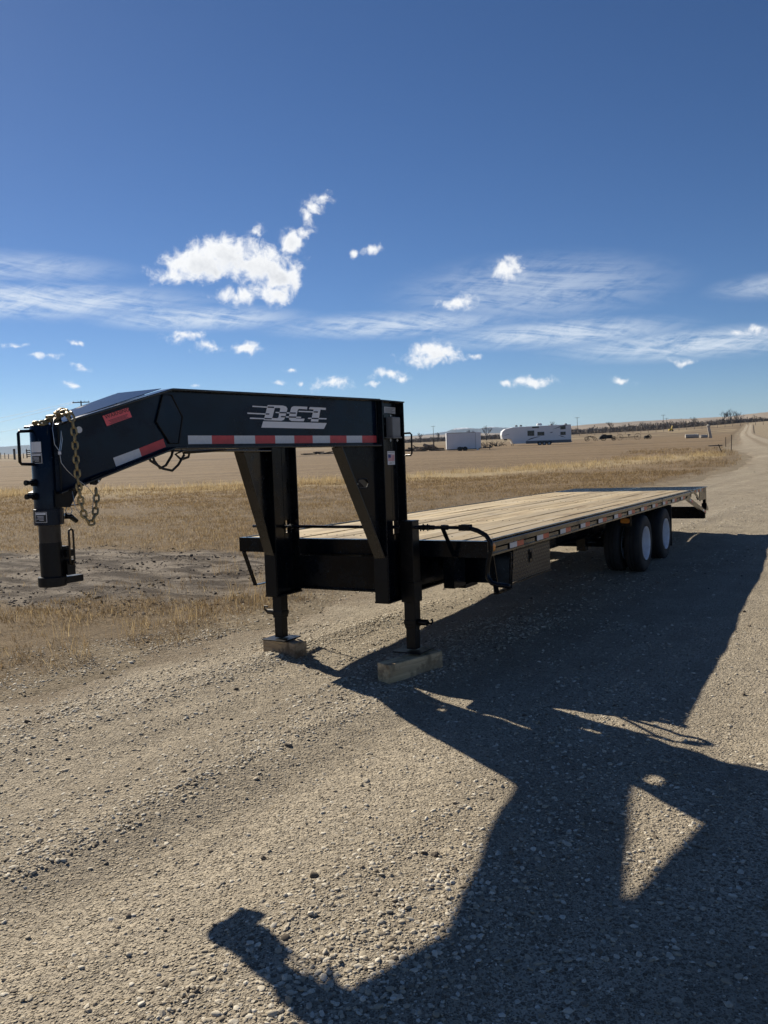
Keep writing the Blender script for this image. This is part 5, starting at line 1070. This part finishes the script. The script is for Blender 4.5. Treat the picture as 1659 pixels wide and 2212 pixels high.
# fences
fp = [(3, 330), (12, 330), (20, 325), (33, 270), (45, 330), (52, 330), (60, 330)]
for k, (px, d_) in enumerate(fp):
    big_ = px == 33; o = build('fence_post', MB().tube([(0, 0, -.2), (0, 0, 3.4 if big_ else random.uniform(1.8, 2.8))], .35 if big_ else .14, 7), 'timber_dark'); o.location = place(px, d_)
    tag(o, 'thick wooden fence post standing alone at the far left' if big_ else 'thin wooden post in the distant fence at the far left', 'fence post', 'distant fence at left')
cr_ = empty('corral_panel', place(68, 330)); tag(cr_, 'dark wooden rail panel in the distance behind the coupler', 'fence panel')
for k in range(4): build('rail', MB().box(-1.8, 1.9, 0, .1, .5 + k * .75, .85 + k * .75), 'timber_dark', cr_)
for a in (-1.8, 1.7): build('post', MB().box(a, a + .25, .11, .35, -.2, 3.6), 'timber_dark', cr_)
for k in range(26):
    px = 1250 + k * 16.5; d_ = 345 - k * 1.0; o = build('fence_post', MB().tube([(0, 0, -.2), (random.uniform(-.1, .1), 0, 1.6)], .09, 5), 'weathered_post'); o.location = place(px, d_)
    tag(o, 'thin post of the wire fence along the far field edge at right', 'fence post', 'wire fence along the far field at right')

# ------------------------------------------------------------------ bare trees and the shrub belt
def bare_tree(px, dist, h2, label, seed, spread=.5):
    random.seed(seed); e_ = empty('bare_tree', place(px, dist)); tag(e_, label, 'tree', 'bare trees in the shrub belt'); mb = MB()
    build('trunk', MB().tube([(0, 0, -.3), (random.uniform(-.1, .1) * h2, 0, h2 * .45)], [h2 * .035, h2 * .022], 6), 'bark', e_)
    def br(p, d, l_, r, n):
        q_ = p + d * l_; mb.tube([p, p.lerp(q_, .5) + Vector((random.gauss(0, .04), random.gauss(0, .04), .02)) * l_, q_], [r, r * .8, r * .5], 4)
        if n:
            for k in range(random.randint(3, 4)): br(p.lerp(q_, random.uniform(.45, 1)), (d + Vector((random.gauss(0, spread), random.gauss(0, spread), random.uniform(0, .45)))).normalized(), l_ * random.uniform(.55, .8), r * .62, n - 1)
    for k in range(6): br(Vector((0, 0, h2 * random.uniform(.12, .42))), Vector((random.gauss(0, .5), random.gauss(0, .5), 1)).normalized(), h2 * .3, h2 * .010, 3)
    build('crown', mb, 'bark', e_)
for k, (px, d_, h2, lb) in enumerate(((1629, 420, 5.2, 'lone bare bush on the slope at the far right'), (1190, 480, 11.5, 'bare tree whose crown shows above the camper roof'), (1318, 520, 9.5, 'bare tree in the belt above the hay rake'), (1388, 560, 8.5, 'bare tree in the belt above the small round machine'),
        (1500, 500, 9, 'broad bare tree in the belt above the concrete pipes'), (1560, 480, 10, 'bare tree at the left of the tall clump at right'), (1574, 480, 11, 'tallest bare tree of the clump at right'), (1590, 480, 10, 'bare tree at the right of the tall clump'), (1015, 430, 8, 'bare tree between the cargo trailer and the mountains'), (1050, 400, 9, 'bare tree left of the camper nose'), (908, 430, 7, 'bare tree just right of the upright handle'), (945, 440, 6.5, 'bare tree right of the distant pole'))):
    bare_tree(px, d_, h2 * .78, lb, 50 + k, .42)
random.seed(99)
n = 2200; pxs = rng.uniform(830, 1720, n); ds = rng.uniform(470, 620, n) ; x = (pxs - 829.5) / FX * ds; hb = rng.uniform(1.9, 4.0, n) * np.interp(pxs, [830, 1000, 1240, 1350, 1450, 1560, 1640, 1720], [.45, .6, .9, 1.05, 1.2, 1.15, .6, .5]) * (1 + .5 * fbm(pxs * .05, ds * .01, 3) * 2)
zb_ = far_rise(x, ds); T_ = 34; vs = np.zeros((n, T_, 3, 3)); ctr = np.stack([x, ds, zb_], -1)[:, None, :]
dirs = rng.normal(0, 1, (n, T_, 3)); dirs[..., 2] = np.abs(dirs[..., 2]); dirs /= np.linalg.norm(dirs, axis=-1, keepdims=True); rad_ = rng.random((n, T_, 1)) ** .5
c_ = ctr + dirs * rad_ * np.stack([hb * 1.1, hb, hb], -1)[:, None, :]
for j in range(3): vs[:, :, j] = c_ + rng.normal(0, 1, (n, T_, 3)) * np.array([.3, .3, .55])
vs = vs.reshape(-1, 3); tri = np.arange(len(vs)).reshape(-1, 3)
me = bpy.data.meshes.new('shrub_belt'); me.from_pydata(vs.tolist(), [], tri.tolist()); o = kind(link('shrub_belt', me, 'bushes_bark'), 'stuff'); o['label'] = 'belt of bare grey brown shrubs below the hills'

# ------------------------------------------------------------------ haze: the air between here and the mountains
m = bpy.data.materials.new('haze'); m.use_nodes = True; t = NT(m.node_tree); t.n.clear()
pv = t.new('ShaderNodeVolumePrincipled'); pv.inputs['Color'].default_value = (.42, .66, 1.0, 1); pv.inputs['Density'].default_value = 5e-5; pv.inputs['Anisotropy'].default_value = .3
mo = t.new('ShaderNodeOutputMaterial'); t.l.new(pv.outputs[0], mo.inputs['Volume']); MATS['haze'] = m
kind(build('haze', MB().box(-13500, 13500, -13500, 13500, -3.2, 104), 'haze'), 'stuff')['label'] = 'thin blue air between the field and the mountains'
